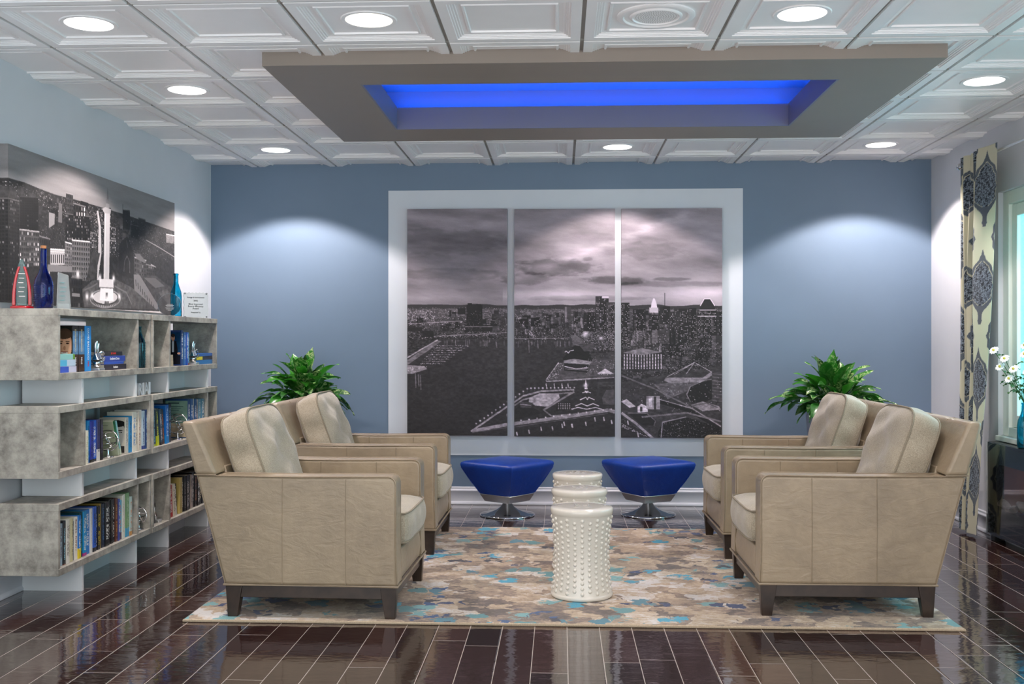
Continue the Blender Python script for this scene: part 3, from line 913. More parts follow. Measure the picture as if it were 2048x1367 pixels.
# pier with pavilion, lower middle
R.poly([(340, 1232), (600, 1050), (690, 1022), (850, 1018), (1050, 1010), (1050, 1130), (1020, 1128), (370, 1236)], .17)
edge = [(346, 1230), (600, 1052), (690, 1028), (850, 1020)]
R.line(edge, 8, .62); R.line([(352, 1228), (560, 1188), (820, 1152), (1015, 1120), (1048, 1128)], 17, .58); R.line([(352, 1236), (1015, 1136)], 3, .35)
R.line([(560, 1190), (520, 1150), (540, 1110), (600, 1070), (700, 1046), (850, 1034)], 7, .5)
R.poly([(632, 1060), (680, 1040), (775, 1040), (780, 1062), (720, 1105), (660, 1098), (628, 1080)], .66)
R.poly([(640, 1150), (560, 1168), (548, 1130), (580, 1100), (650, 1110), (700, 1135)], .12)
R.line([(700, 1120), (850, 1030)], 9, .5); R.line([(700, 1120), (740, 1150), (860, 1140)], 7, .5)
R.poly([(585, 1085), (600, 1078), (650, 1085), (640, 1110), (588, 1108)], .28); R.line([(585, 1092), (640, 1098)], 3, .7)
R.poly([(768, 1090), (835, 1082), (840, 1118), (760, 1124)], .10)
for a in range(6):
    for c_ in range(4): R.rect(772 + a * 11, 1088 + c_ * 8, 777 + a * 11, 1092 + c_ * 8, .65)
for (x0, x1, y, h) in ((838, 985, 1100, 16), (855, 972, 1078, 22), (878, 950, 1046, 24), (890, 932, 1018, 18)):
    R.poly([(x0, y + h), (x0 + 14, y), (x1 - 14, y), (x1, y + h)], .16); R.line([(x0, y + h), (x0 + 30, y + h * .45), ((x0 + x1) / 2, y + h), (x1 - 30, y + h * .45), (x1, y + h)], 4, .85)
R.poly([(900, 1018), (906, 970), (916, 1018)], .9); R.glow(906, 1000, 10, .95)
R.poly([(985, 1060), (1005, 1022), (1045, 1018), (1045, 1095), (990, 1092)], .30)
for k in range(26):
    f = k / 25.0
    x = 372 + (850 - 372) * f; y = 1205 - (1205 - 1028) * min(1, f * 1.9) if f < .53 else 1028 - 8 * (f - .5)
    R.glow(x, y - 14, 3.6, 1.0); R.line([(x, y - 12), (x, y)], 2, .35)
for k in range(12):
    x = 590 + k * 40; y = 1180 - k * 5.2; R.glow(x, y - 8, 3.5, 1.0)
for x, y in ((568, 1240), (628, 1230), (688, 1215), (742, 1212), (790, 1200), (800, 1190), (838, 1200), (905, 1190), (950, 1168), (992, 1165), (1030, 1180), (1110, 1180), (1160, 1240)):
    R.line([(x, y - 12), (x + 4, y + 8)], 6, .75)
# right canvas, lower: plaza, stadium curve, streets
R.poly([(1050, 985), (1590, 900), (1590, 1262), (1240, 1262), (1050, 1120)], .17 + .10 * fbm(X / 26, Y / 12, 51, 4))
R.poly([(1240, 990), (1520, 955), (1420, 1015), (1310, 1062)], .40)
for k in range(9): R.line([(1250 + k * 8, 990 + k * 7), (1510 - k * 10, 958 + k * 7)], 1.8, .25)
R.poly([(1290, 972), (1300, 958), (1480, 960), (1530, 925), (1530, 945), (1480, 978), (1320, 985)], .55)
for a, bb in (((1305, 955), (1440, 885)), ((1440, 885), (1530, 935)), ((1340, 945), (1440, 885)), ((1400, 940), (1440, 885))): R.line([a, bb], 2, .75)
R.poly([(1400, 1040), (1420, 1000), (1480, 975), (1530, 972), (1530, 1060), (1470, 1085), (1420, 1075)], .10); R.line([(1420, 1075), (1402, 1040), (1420, 1000), (1485, 972), (1560, 962)], 4, .55)
R.rect(1526, 925, 1580, 1075, .24)
for y in range(940, 1070, 16): R.line([(1528, y), (1580, y + 5)], 3, .42)
R.poly([(1422, 1090), (1480, 1072), (1560, 1095), (1570, 1112), (1480, 1120)], .55); R.line([(1430, 1094), (1500, 1080), (1556, 1104)], 3, .3)
R.line([(1080, 950), (1240, 1010), (1400, 1090), (1570, 1192)], 7, .40); R.line([(1250, 1070), (1420, 1120), (1570, 1210)], 16, .10); R.line([(1250, 1058), (1430, 1108), (1570, 1195)], 3, .7)
R.line([(1080, 1130), (1150, 1180), (1240, 1258)], 12, .62); R.poly([(1110, 1130), (1200, 1132), (1250, 1168), (1240, 1192), (1180, 1190)], .12); R.line([(1110, 1130), (1205, 1132), (1248, 1168), (1240, 1192)], 4, .45)
R.poly([(1078, 1075), (1140, 1058), (1160, 1100), (1150, 1125), (1080, 1115)], .20); R.poly([(1078, 1075), (1105, 1062), (1150, 1098), (1120, 1105)], .75)
R.poly([(1160, 1098), (1180, 1085), (1210, 1100), (1210, 1125), (1160, 1128)], .85); R.rect(1203, 1048, 1270, 1112, .60); R.rect(1215, 1055, 1232, 1100, .85); R.rect(1240, 1050, 1252, 1112, .2)
R.rect(1172, 1100, 1184, 1124, .25)
R.poly([(1285, 1172), (1400, 1150), (1570, 1200), (1570, 1262), (1260, 1262), (1262, 1220)], .08)
R.dots(420, [(1285, 1172), (1400, 1150), (1570, 1200), (1570, 1250), (1262, 1250)], .2, .75, 2); R.line([(1275, 1258), (1282, 1175), (1400, 1148)], 5, .55)
R.line([(1180, 1150), (1400, 1128), (1570, 1170)], 8, .45)
R.dots(120, [(1080, 1000), (1570, 940), (1570, 1150), (1080, 1100)], .75, 1, 2)
R.dots(90, [(1080, 1180), (1240, 1262), (1250, 1262), (1080, 1200)], .7, 1, 2)
R.rect(965, 982, 1045, 1005, .22); R.rect(1080, 982, 1160, 1006, .2)
low = R.Y > 640
R.g = np.where(low, R.g * (.62 + .76 * fbm(R.X / 14, R.Y / 8, 101, 3)), R.g)
R.g += (rng.rand(*R.g.shape) - .5) * .05
R.soften()
HARB = fill_photo(R, (1.0, 0.935, 0.995))

def sample(img, r, x0, x1, y0, y1, w, h):
    xs = np.linspace(x0, x1, w); ys = np.linspace(y0, y1, h)
    i = np.clip(((xs - r.x0) / r.s).astype(int), 0, r.w - 1); j = np.clip(((ys - r.y0) / r.s).astype(int), 0, r.h - 1)
    return img[np.ix_(j, i)]

def canvas(label, x0, x1, z0, z1, yb, img, thick=.035):
    """stretched canvas hanging on the back wall: body with the print on its face"""
    cx = (x0 + x1) / 2
    r = empty('canvas_print', (cx, yb, z0), 0, label, 'wall art', 'three canvases of the harbour picture')
    w = x1 - x0; hh = z1 - z0
    # wrapped body, slightly darker edges
    MB().box(-w/2, -thick + .001, 0, w/2, 0, hh).build('stretcher', M['ink'], r, bevel=.002)
    h_, w_, _ = img.shape
    xs = np.linspace(-w/2, w/2, w_); zs = np.linspace(hh, 0, h_)
    P = np.zeros((h_, w_, 3)); P[..., 0] = xs[None, :]; P[..., 2] = zs[:, None]; P[..., 1] = -thick
    painted_grid('printed_face', P, img, M['print'], r)
    return r
YC = YB - .006
YCF = YC - .04
for (a, c_, e0, e1, top, bot, where) in ((814.5, 1014.5, 36, 523, 417.5, 870.5, 'left canvas of the three, dusk sky over dark harbour water and a marina'),
                                 (1028.5, 1230, 558, 1049, 417.5, 872.5, 'middle canvas of the three, pale clouds above the pavilion pier'),
                                 (1242.5, 1444.5, 1080, 1577, 416.5, 875, 'right canvas of the three, downtown towers at dusk')):
    x0, x1 = XY(a, YCF), XY(c_, YCF)
    xm = (x0 + x1) / 2
    z1, z0 = ZP(top, xm, YCF), ZP(bot, xm, YCF)
    canvas(where, x0, x1, z0, z1, YC, sample(HARB, R, e0, e1, 140, 1250, 250, 560), .04)

# --- monument picture on the left wall; drawn in the pixels of a study 3.798x the photograph, then flattened onto the canvas
LX = XL + .042
LY0, LY1, LZ0, LZ1 = 5.005, 7.215, 1.450, 2.224
def wallpt(cx, cy):
    px = cx / 3.798; py = 270 + cy / 3.798
    y = YX(px, LX); z = ZP(py, LX, y)
    return ((y - LY0) * 1000, (LZ1 - z) * 1000)
Q = Raster(0, 0, 2216, 780, 1.5)
X, Y = Q.X, Q.Y
def W(*pts): return [wallpt(*p) for p in pts]
Q.g = np.clip(.50 + .0 * X + .10 * (Y / 300) + (fbm(X / 500, Y / 60, 61, 4) - .5) * .22, .3, .8)
sky_edge = [(50, 322), (70, 330), (180, 360), (300, 410), (420, 455), (560, 490), (700, 530), (800, 560), (900, 590), (1050, 640), (1200, 690), (1328, 735)]
Q.poly(W(*sky_edge, (1345, 745), (1345, 1345), (1000, 1335), (700, 1320), (50, 1300), (50, 330)), .11 + .12 * fbm(X / 22, Y / 14, 71, 4))
ground = W((70, 360), (300, 430), (800, 590), (1328, 745), (1328, 950), (70, 900))
Q.dots(2300, ground, .3, .9, 1); Q.dots(350, W((70, 350), (800, 570), (800, 700), (70, 520)), .6, 1, 2)
Q.dots(200, W((840, 590), (1328, 745), (1328, 1000), (840, 900)), .5, .95, 1)
for k in range(60):
    x = rng.uniform(80, 1300); y0_ = np.interp(x, [p[0] for p in sky_edge], [p[1] for p in sky_edge]) + rng.uniform(20, 220)
    w = rng.uniform(15, 60); h_ = rng.uniform(10, 50); tn = rng.uniform(.07, .3)
    Q.poly(W((x, y0_ - h_), (x + w, y0_ - h_ + w * .3), (x + w, y0_ + 20), (x, y0_ + 20)), tn)
Q.dots(900, ground, .3, .85, 1)
def bld(x0, y0_, x1, y1, tn, nx, ny, lit=.75, dens=.6, wt=None, slope=.28):
    nx, ny = int(nx * 1.4), int(ny * 1.4)
    """building whose eaves follow the wall's perspective"""
    Q.poly(W((x0, y0_), (x1, y0_ + (x1 - x0) * slope), (x1, y1), (x0, y1)), tn)
    Q.line(W((x0, y0_), (x1, y0_ + (x1 - x0) * slope)), 7, min(1, tn * 2.0 + .15))
    for j in range(ny):
        yy = y0_ + (y1 - y0_) * (j + .15) / ny
        Q.line(W((x0, yy), (x1, yy + (x1 - x0) * slope)), 2.5, tn * 1.35)
    for i in range(nx):
        for j in range(ny):
            fx = (i + .5) / nx; fy = (j + .6) / ny
            x = x0 + (x1 - x0) * fx; yt = y0_ + (x1 - x0) * fx * slope; y = yt + (y1 - yt) * fy
            hw = (x1 - x0) / nx * .22; hh = (y1 - y0_) / ny * .27
            v = lit * rng.uniform(.6, 1.2) if rng.rand() < dens else (tn * .45 if wt is None else wt)
            Q.poly(W((x - hw, y - hh), (x + hw, y - hh), (x + hw, y + hh), (x - hw, y + hh)), min(1, v))
bld(52, 480, 145, 1290, .12, 6, 20, .5, .12, slope=.3)
bld(148, 470, 290, 735, .07, 6, 10, .4, .06, slope=.05)
Q.poly(W((10, 390), (60, 385), (120, 415), (120, 480), (10, 470)), .22)
bld(500, 440, 553, 620, .22, 3, 4, .3, .1)
bld(495, 600, 688, 800, .12, 12, 6, .6, .3, slope=.12)
bld(555, 520, 650, 620, .15, 4, 2, .8, .5)
Q.poly(W((445, 520), (470, 525), (470, 670), (440, 665)), .42); Q.poly(W((370, 590), (415, 600), (412, 680), (370, 710)), .6)
bld(146, 720, 218, 1010, .26, 4, 5, .8, .35, slope=.1); bld(219, 730, 296, 1000, .27, 4, 5, .85, .4, slope=.1)
bld(297, 770, 380, 1180, .17, 4, 5, .75, .3)
bld(492, 815, 545, 1010, .42, 3, 5, .6, .2); bld(545, 800, 682, 1110, .40, 6, 6, .2, .1, wt=.14, slope=.1)
bld(380, 870, 490, 990, .72, 5, 1, .15, 0, wt=.12, slope=.05); Q.poly(W((360, 985), (545, 1000), (545, 1045), (360, 1040)), .5)
bld(685, 740, 735, 860, .2, 4, 5, .8, .5); bld(832, 700, 880, 900, .2, 4, 8, .75, .5); bld(768, 565, 842, 770, .17, 5, 10, .7, .35)
bld(932, 570, 986, 720, .10, 4, 9, .3, .15, slope=.1); Q.line(W((932, 525), (932, 640)), 5, .08)
bld(990, 680, 1052, 790, .08, 5, 6, .3, .2); bld(1050, 630, 1105, 770, .13, 5, 8, .35, .2)
bld(1262, 755, 1325, 820, .5, 7, 6, .15, 0, wt=.22, slope=.2)
# church
Q.poly(W((905, 830), (965, 770), (1010, 880), (1020, 1100), (900, 1060)), .12)
Q.line(W((940, 1040), (945, 960), (965, 920), (985, 970), (985, 1050)), 7, .33); Q.line(W((960, 800), (970, 860)), 5, .3)
bld(1020, 930, 1110, 1080, .26, 4, 3, .4, .2); Q.poly(W((1020, 900), (1060, 905), (1110, 965), (1100, 975), (1040, 945)), .42)
Q.poly(W((1145, 980), (1180, 1000), (1185, 1035), (1150, 1015)), .7); bld(1110, 985, 1185, 1090, .2, 4, 3, .5, .3)
# avenue of light behind the column
Q.poly(W((735, 580), (745, 575), (765, 700), (770, 900), (745, 1080), (760, 1110), (735, 1110), (745, 880), (748, 700)), .78)
Q.dots(120, W((715, 590), (770, 590), (785, 900), (740, 1100), (700, 1000)), .7, 1, 2)
Q.poly(W((700, 890), (760, 900), (720, 1090), (650, 1120)), .24)
# square and roads around the monument
Q.poly(W((620, 1180), (700, 1110), (860, 1090), (1000, 1160), (1210, 1330), (640, 1310)), .27 + .08 * fbm(X / 60, Y / 30, 81, 3))
Q.line(W((870, 1150), (960, 1200), (1000, 1290)), 9, .45); Q.line(W((640, 1180), (690, 1160), (740, 1130)), 9, .42)
circ = [(798 + 118 * math.cos(a), 1245 + 72 * math.sin(a)) for a in np.linspace(0, 2*PI, 40)]
Q.poly(W(*circ), .62)
Q.poly(W(*[(798 + 104 * math.cos(a), 1240 + 58 * math.sin(a)) for a in np.linspace(0, 2*PI, 40)]), .20)
Q.poly(W(*[(798 + 92 * math.cos(a), 1235 + 50 * math.sin(a)) for a in np.linspace(0, 2*PI, 40)]), .82)
for k in range(24):
    a = PI * k / 23
    Q.line(W((798 + 96 * math.cos(a), 1240 + 54 * math.sin(a)), (798 + 112 * math.cos(a), 1246 + 66 * math.sin(a))), 8, .25)
# lower blocks either side
bld(540, 1085, 625, 1320, .13, 4, 3, .4, .15, slope=.1); Q.line(W((545, 1215), (605, 1222)), 18, .5)
Q.poly(W((1015, 1060), (1060, 1065), (1210, 1310), (1190, 1330), (1020, 1180)), .48)
for k in range(9): Q.line(W((1030 + k * 17, 1100 + k * 24), (1034 + k * 17, 1150 + k * 22)), 9, .2)
Q.poly(W((1060, 1065), (1190, 1075), (1320, 1180), (1325, 1340), (1215, 1315)), .25)
Q.poly(W((1090, 1085), (1180, 1090), (1250, 1150), (1180, 1165)), .38); Q.poly(W((1200, 1200), (1260, 1170), (1325, 1230), (1310, 1320)), .33)
Q.line(W((1110, 800), (1200, 850), (1328, 930)), 6, .6)
# the column
Q.poly(W((792, 590), (835, 598), (828, 1105), (786, 1100)), .80)
Q.line(W((800, 600), (795, 1095)), 8, .92)
Q.poly(W((775, 560), (800, 548), (842, 565), (838, 602), (790, 592)), .72); Q.poly(W((803, 520), (830, 525), (830, 556), (803, 552)), .6)
Q.poly(W((806, 490), (818, 478), (828, 494), (830, 525), (804, 520)), .5); Q.poly(W((812, 440), (817, 395), (822, 440), (824, 490), (810, 488)), .45)
Q.poly(W((755, 1095), (860, 1100), (862, 1165), (752, 1160)), .90); Q.poly(W((762, 1165), (858, 1170), (862, 1265), (756, 1260)), .95)
Q.line(W((752, 1160), (862, 1166)), 6, .5); Q.poly(W((802, 1200), (818, 1200), (818, 1250), (802, 1250)), .3); Q.poly(W((795, 1265), (825, 1265), (830, 1300), (790, 1300)), .25)
for p in ((758, 1085), (862, 1092), (700, 1225), (660, 1230), (590, 1060), (905, 1230), (812, 1245)):
    x, y = wallpt(*p); Q.glow(x, y, 20, 1.0)
Q.g = np.where(Q.g < .36, Q.g * (.66 + .68 * fbm(Q.X / 26, Q.Y / 18, 102, 3)), Q.g)
Q.g += (rng.rand(*Q.g.shape) - .5) * .05
Q.soften()
img = fill_photo(Q, (1.0, .965, .97))
r = empty('canvas_print', (XL + .0015, (LY0 + LY1) / 2, LZ0), 0, 'wide night city canvas with a floodlit column, above the bookcases', 'wall art')
MB().box(0, -(LY1 - LY0) / 2, 0, .0415, (LY1 - LY0) / 2, LZ1 - LZ0).build('stretcher', M['grid'], r, bevel=.002)
h_, w_, _ = img.shape
P = np.zeros((h_, w_, 3)); P[..., 1] = np.linspace(-(LY1 - LY0) / 2, (LY1 - LY0) / 2, w_)[None, :]; P[..., 2] = np.linspace(LZ1 - LZ0, 0, h_)[:, None]; P[..., 0] = .0425
painted_grid('printed_face', P, img, M['print'], r)
# the print wraps around the near edge of the stretcher
side = img[:, 2:14][:, ::-1]
P = np.zeros((h_, 12, 3)); P[..., 0] = np.linspace(0, .0425, 12)[None, :]; P[..., 2] = np.linspace(LZ1 - LZ0, 0, h_)[:, None]; P[..., 1] = -(LY1 - LY0) / 2 - .0012
painted_grid('wrapped_edge', P, side, M['print'], r)

# ================================================================== FURNITURE
# ------------------------------------------------------------------ rug
RGX0, RGX1, RGY0, RGY1 = -1.690, 1.752, 4.640, 7.04
RT = .014
rug = empty('area_rug', ((RGX0 + RGX1) / 2, (RGY0 + RGY1) / 2, 0), 0, 'large blotched beige, taupe and teal rug under the seating', 'rug')
rw, rd = (RGX1 - RGX0) / 2, (RGY1 - RGY0) / 2
MB().box(-rw, -rd, .001, rw, rd, RT).build('pile', M['rug'], rug, bevel=.004)
MB().tube([(-rw, -rd, .007), (rw, -rd, .007), (rw, rd, .007), (-rw, rd, .007)], .0065, 8, closed=True).build('binding', M['binding'], rug)

# ------------------------------------------------------------------ soft shapes
def puff(name, hx, hy, hz, mat, parent, crown=.35, loc=(0,0,0), roty=0.0, seed=1, sag=0.0, corner=.14, piping=True, wr=.006):
    """box cushion: border, crowned faces, rounded corners and piped edges. hz is half the thickness along local x"""
    rnd = random.Random(seed)
    N = 14
    bm = bmesh.new()
    bmesh.ops.create_cube(bm, size=2.0)
    bmesh.ops.subdivide_edges(bm, edges=bm.edges[:], cuts=N - 1, use_grid_fill=True)
    ph = [rnd.uniform(0, 6.28) for _ in range(8)]
    def shape(a, b_, c_):
        # a,b in plane (y,z); c through thickness (x)
        ea = 1 - corner * abs(b_) ** 6 * .9; eb = 1 - corner * abs(a) ** 6 * .9
        edge = max(abs(a), abs(b_))
        bulge = 1 + .035 * (1 - c_ * c_)
        y = a * hx * ea * bulge; z = b_ * hy * eb * bulge
        cr = (1 - crown) + crown * math.sqrt(max(0.0, 1 - a ** 4)) * math.sqrt(max(0.0, 1 - b_ ** 4))
        x = c_ * hz * cr
        w = wr * (math.sin(a * 5 + b_ * 3 + ph[0]) + math.sin(b_ * 7 - a * 4 + ph[1]) + .6 * math.sin(a * 11 + b_ * 13 + ph[2])) 
        x += w * c_ * (1 - edge ** 3)
        if abs(c_) < .99: 
            y += wr * .8 * math.sin(b_ * 9 + ph[3]) * (1 - c_ * c_) * (1 if abs(a) > .99 else 0)
            z += wr * .8 * math.sin(a * 9 + ph[4]) * (1 - c_ * c_) * (1 if abs(b_) > .99 else 0)
        z -= sag * (1 - b_) * 0
        return Vector((x, y, z))
    for v in bm.verts:
        v.co = shape(v.co.y, v.co.z, v.co.x)
    bmesh.ops.recalc_face_normals(bm, faces=bm.faces[:])
    me = bpy.data.meshes.new(name)
    bm.to_mesh(me); bm.free()
    o = mesh_obj(name, me, mat, parent, angle=55)
    sm = o.modifiers.new('sub', 'SUBSURF'); sm.levels = 1; sm.render_levels = 1
    o.location = loc; o.rotation_euler = (0, roty, 0)
    if piping:
        for c_ in (-1, 1):
            pts = []
            K = 12
            for (a0, b0, a1, b1) in ((-1,-1,1,-1), (1,-1,1,1), (1,1,-1,1), (-1,1,-1,-1)):
                for k in range(K):
                    f = k / K
                    pts.append(shape(a0 + (a1 - a0) * f, b0 + (b1 - b0) * f, c_) * 1.0)
            MB().tube(pts, .0050, 6, closed=True).build('piping', M['fabric_piping_shaded'], o)
    return o

CW = .81      # chair width
def make_chair():
    root = empty('armchair', (0, 0, 0))
    W2 = CW / 2
    AW = .125
    def xr(z): return -(.795 + .272 * (z - .153))
    zt = .634
    # arms: leather side blocks with a raked rear edge and a softly rounded front top corner
    for s in (-1, 1):
        pts = [(0, .156)]
        R_ = .035
        pts += [(-.006, .30), (-.006, zt - R_)]
        for k in range(1, 6):
            a = PI / 2 * k / 5
            pts.append((-.006 - R_ + R_ * math.cos(a), zt - R_ + R_ * math.sin(a)))
        pts += [(-.45, zt - .004), (xr(zt) + .004, zt), (xr(.156) + .004, .156)]
        y0, y1 = (W2 - AW, W2) if s > 0 else (-W2, -W2 + AW)
        arm = MB().prism_xz(pts, y0, y1).build('arm', M['leather'], root, bevel=.014, seg=4)
        for yy in (y0 + .003, y1 - .003):
            loop = [(x + (.004 if x < -.3 else -.003), yy, z) for x, z in pts]
            outer = loop
            MB().tube([(p[0], p[1], p[2]) for p in outer], .0038, 6, closed=True).build('piping', M['leather_trim'], arm)
        yo = W2 + .0005 if s > 0 else -W2 - .0005
        yi = (W2 - AW - .0005) if s > 0 else (-W2 + AW + .0005)
        for xx in (-.235, -.525):
            MB().tube([(xx, yo, .162), (xx - .002, yo, .4), (xx, yo, zt - .012)], .0022, 5).build('seam', M['leather_trim'], arm)
            MB().tube([(xx, yi, .48), (xx, yi, zt - .012)], .0022, 5).build('seam', M['leather_trim'], arm)
    # front rail and deck
    yi = W2 - AW - .001
    m = MB().prism_xz([(-.012, .156), (-.004, .22), (-.012, .300), (-.10, .305), (-.10, .156)], -yi, yi)
    m.build('front_rail', M['leather'], root, bevel=.01, seg=3)
    MB().box(-.70, -yi, .16, -.102, yi, .295).build('seat_deck', M['leather'], root)
    # raked back: a wide upper block over the arms and a narrower block between them
    m = MB()
    def slab(z0, z1, ya, yb_, t0, t1):
        m.hexa([(xr(z0), -ya, z0), (xr(z0) + t0, -ya, z0), (xr(z0) + t0, ya, z0), (xr(z0), ya, z0),
                (xr(z1), -yb_, z1), (xr(z1) + t1, -yb_, z1), (xr(z1) + t1, yb_, z1), (xr(z1), yb_, z1)])
    back = None
    slab(zt + .003, .872, W2 + .006, W2 + .010, .100, .062)
    back = m.build('backrest', M['leather'], root, bevel=.016, seg=4)
    m = MB(); slab(.158, zt + .03, yi, yi, .12, .10)
    m.build('inner_back', M['leather'], back, bevel=.006)
    for yy in (-.155, .155):
        z0, z1 = .60, .868
        MB().tube([(xr(z0) + .105, yy, z0), (xr(z1) + .0605, yy, z1), (xr(z1) + .03, yy, .8735), (xr(z1) + .0, yy, z1 - .003), (xr(.2) - .0005, yy, .2)], .0022, 5).build('seam', M['leather_trim'], back)
    zz = zt + .004
    MB().tube([(xr(zz) + .10, -W2 - .007, zz), (xr(zz) - .001, -W2 - .006, zz), (xr(zz) - .001, W2 + .006, zz), (xr(zz) + .10, W2 + .007, zz)], .003, 5).build('seam', M['leather_trim'], back)
    # leather rear skin between the arms' rear ends is the inner back; cushions
    sc_ = puff('seat_cushion', yi - .004, .315, .088, M['fabric'], root, crown=.26, loc=(-.292, 0, .388), roty=-PI/2, seed=3, corner=.05)
    bcx = (-.605 - .835) / 2
    puff('back_cushion', yi - .010, .243, .097, M['fabric'], root, crown=.34, loc=(-.728, 0, .668), roty=math.radians(-21), seed=5, corner=.13, wr=.011)
    # welt along the bottom
    m = MB()
    m.tube([(.001, -W2, .156), (.001, W2, .156), (xr(.156) + .002, W2, .156), (xr(.156) + .002, -W2, .156)], .0055, 6, closed=True)
    m.build('bottom_welt', M['leather_trim'], root)
    # timber base
    m = MB()
    frame_box(m, xr(.156) + .02, -W2 + .015, -.018, W2 - .015, xr(.156) + .045, -W2 + .04, -.043, W2 - .04, .098, .153)
    m.build('base_frame', M['wood'], root, bevel=.002)
    for sx in (0, 1):
        for sy in (-1, 1):
            xo = -.006 if sx == 0 else xr(.156) + .008
            d = -1 if sx == 0 else 1
            t, bt = .075, .045
            yo = sy * (W2 - .006)
            e = -sy
            top = [(xo, yo), (xo + d * t, yo), (xo + d * t, yo + e * .055), (xo, yo + e * .055)]
            bot = [(xo + d * .008, yo + e * .004), (xo + d * (.008 + bt), yo + e * .004), (xo + d * (.008 + bt), yo + e * .042), (xo + d * .008, yo + e * .042)]
            MB().hexa([(x, y, RT - .001) for x, y in bot] + [(x, y, .152) for x, y in top]).build('leg', M['wood'], root, bevel=.002)
    return root

chairs = [
    ((-.717, 5.068, 0), math.radians(-1.5), 'taupe leather armchair nearest the bookcase, facing right, in the front'),
    ((-.722, 6.495, 0), math.radians(-.5), 'taupe leather armchair behind the front left one, by the left plant'),
    ((.900, 5.210, 0), PI, 'taupe leather armchair in the front right, its back towards the curtain'),
    ((.925, 6.455, 0), PI + math.radians(.5), 'taupe leather armchair on the right by the blue wall, in front of the right plant'),
]
chair0 = make_chair()
for i, (loc, rz, lab) in enumerate(chairs):
    o = chair0 if i == 0 else copy_tree(chair0)
    o.location = loc; o.rotation_euler = (0, 0, rz)
    if i == 0: o.scale = (1, 1, 1.028)
    tag(o, lab, 'armchair', 'armchairs on the rug')

# ------------------------------------------------------------------ blue swivel ottomans
def make_ottoman():
    root = empty('swivel_ottoman', (0, 0, 0))
    hd = .343 / math.sqrt(2)                       # half side at the top
    def sq(h, z): return [(-h, -h, z), (h, -h, z), (h, h, z), (-h, h, z)]
    lv = [(.204 / math.sqrt(2), .163), (.343 / math.sqrt(2), .385), (.322 / math.sqrt(2), .398)]
    bm = bmesh.new(); N = 12
    # subdivided sides so they can be softly upholstered
    rings = []
    prof = [(.1435, .160), (.160, .19), (.195, .25), (.2285, .315), (.246, .352), (.2505, .368), (.2495, .380), (.243, .390), (.222, .397), (.15, .403), (.07, .406), (.0, .407)]
    for h, z in prof:
        ring = []
        for s_ in range(4):
            for k in range(N):
                f = -1 + 2 * k / N
                c = [(f, -1), (1, f), (-f, 1), (-1, -f)][s_]
                x, y = c
                q = 6.5
                r_ = (abs(x) ** q + abs(y) ** q) ** (1 / q) / 1.0
                k2 = 1.0 / r_ if r_ > 0 else 1
                bul = 1.0
                ring.append(bm.verts.new((x * h * (1 + (k2 - 1) * .35), y * h * (1 + (k2 - 1) * .35), z)) if h > 0 else None)
        rings.append(ring)
    c0 = bm.verts.new((0, 0, prof[-1][1]))
    for A, B in zip(rings[:-2], rings[1:-1]):
        n = len(A)
        for k in range(n):
            l = (k + 1) % n
            bm.faces.new((A[k], A[l], B[l], B[k]))
    A = rings[-2]
    for k in range(len(A)): bm.faces.new((A[k], A[(k + 1) % len(A)], c0))
    bm.faces.new(rings[0][::-1])
    m = MB(); m.bm.free(); m.bm = bm
    seat = m.build('upholstered_seat', M['blue_leather'], root, angle=50)
    for sx, sy in ((1, 1), (1, -1), (-1, 1), (-1, -1)):
        MB().tube([(sx * h * .965 * .997, sy * h * .965 * .997, z) for h, z in ((.1475, .163), (.162, .19), (.197, .25), (.230, .315), (.248, .352))], .0022, 5).build('corner_seam', M['blue_leather'], seat)
    m = MB()
    a = sq(.117, .103); b_ = sq(.1445, .1595)
    m.hexa(a + b_)
    m.build('metal_skirt', M['brushed'], root, bevel=.006)
    MB().lathe([(.030, .104), (.030, .092), (.034, .085), (.050, .062), (.078, .042), (.115, .027), (.155, .018), (.190, .014), (.199, .010), (.200, .003), (.196, 0)], seg=72).build('trumpet_base', M['chrome'], root, angle=60)
    return root
ot = make_ottoman()
for i, (x, y, a, lab) in enumerate(((-.386, 7.62, 45 + 8, 'royal blue leather swivel ottoman on a chrome base, beside the left armchairs'),
                                    (.637, 7.68, 45 - 12, 'royal blue leather swivel ottoman on a chrome base, beside the right armchairs'))):
    o = ot if i == 0 else copy_tree(ot)
    o.location = (x, y, 0); o.rotation_euler = (0, 0, math.radians(a))
    tag(o, lab, 'ottoman', 'blue swivel ottomans')

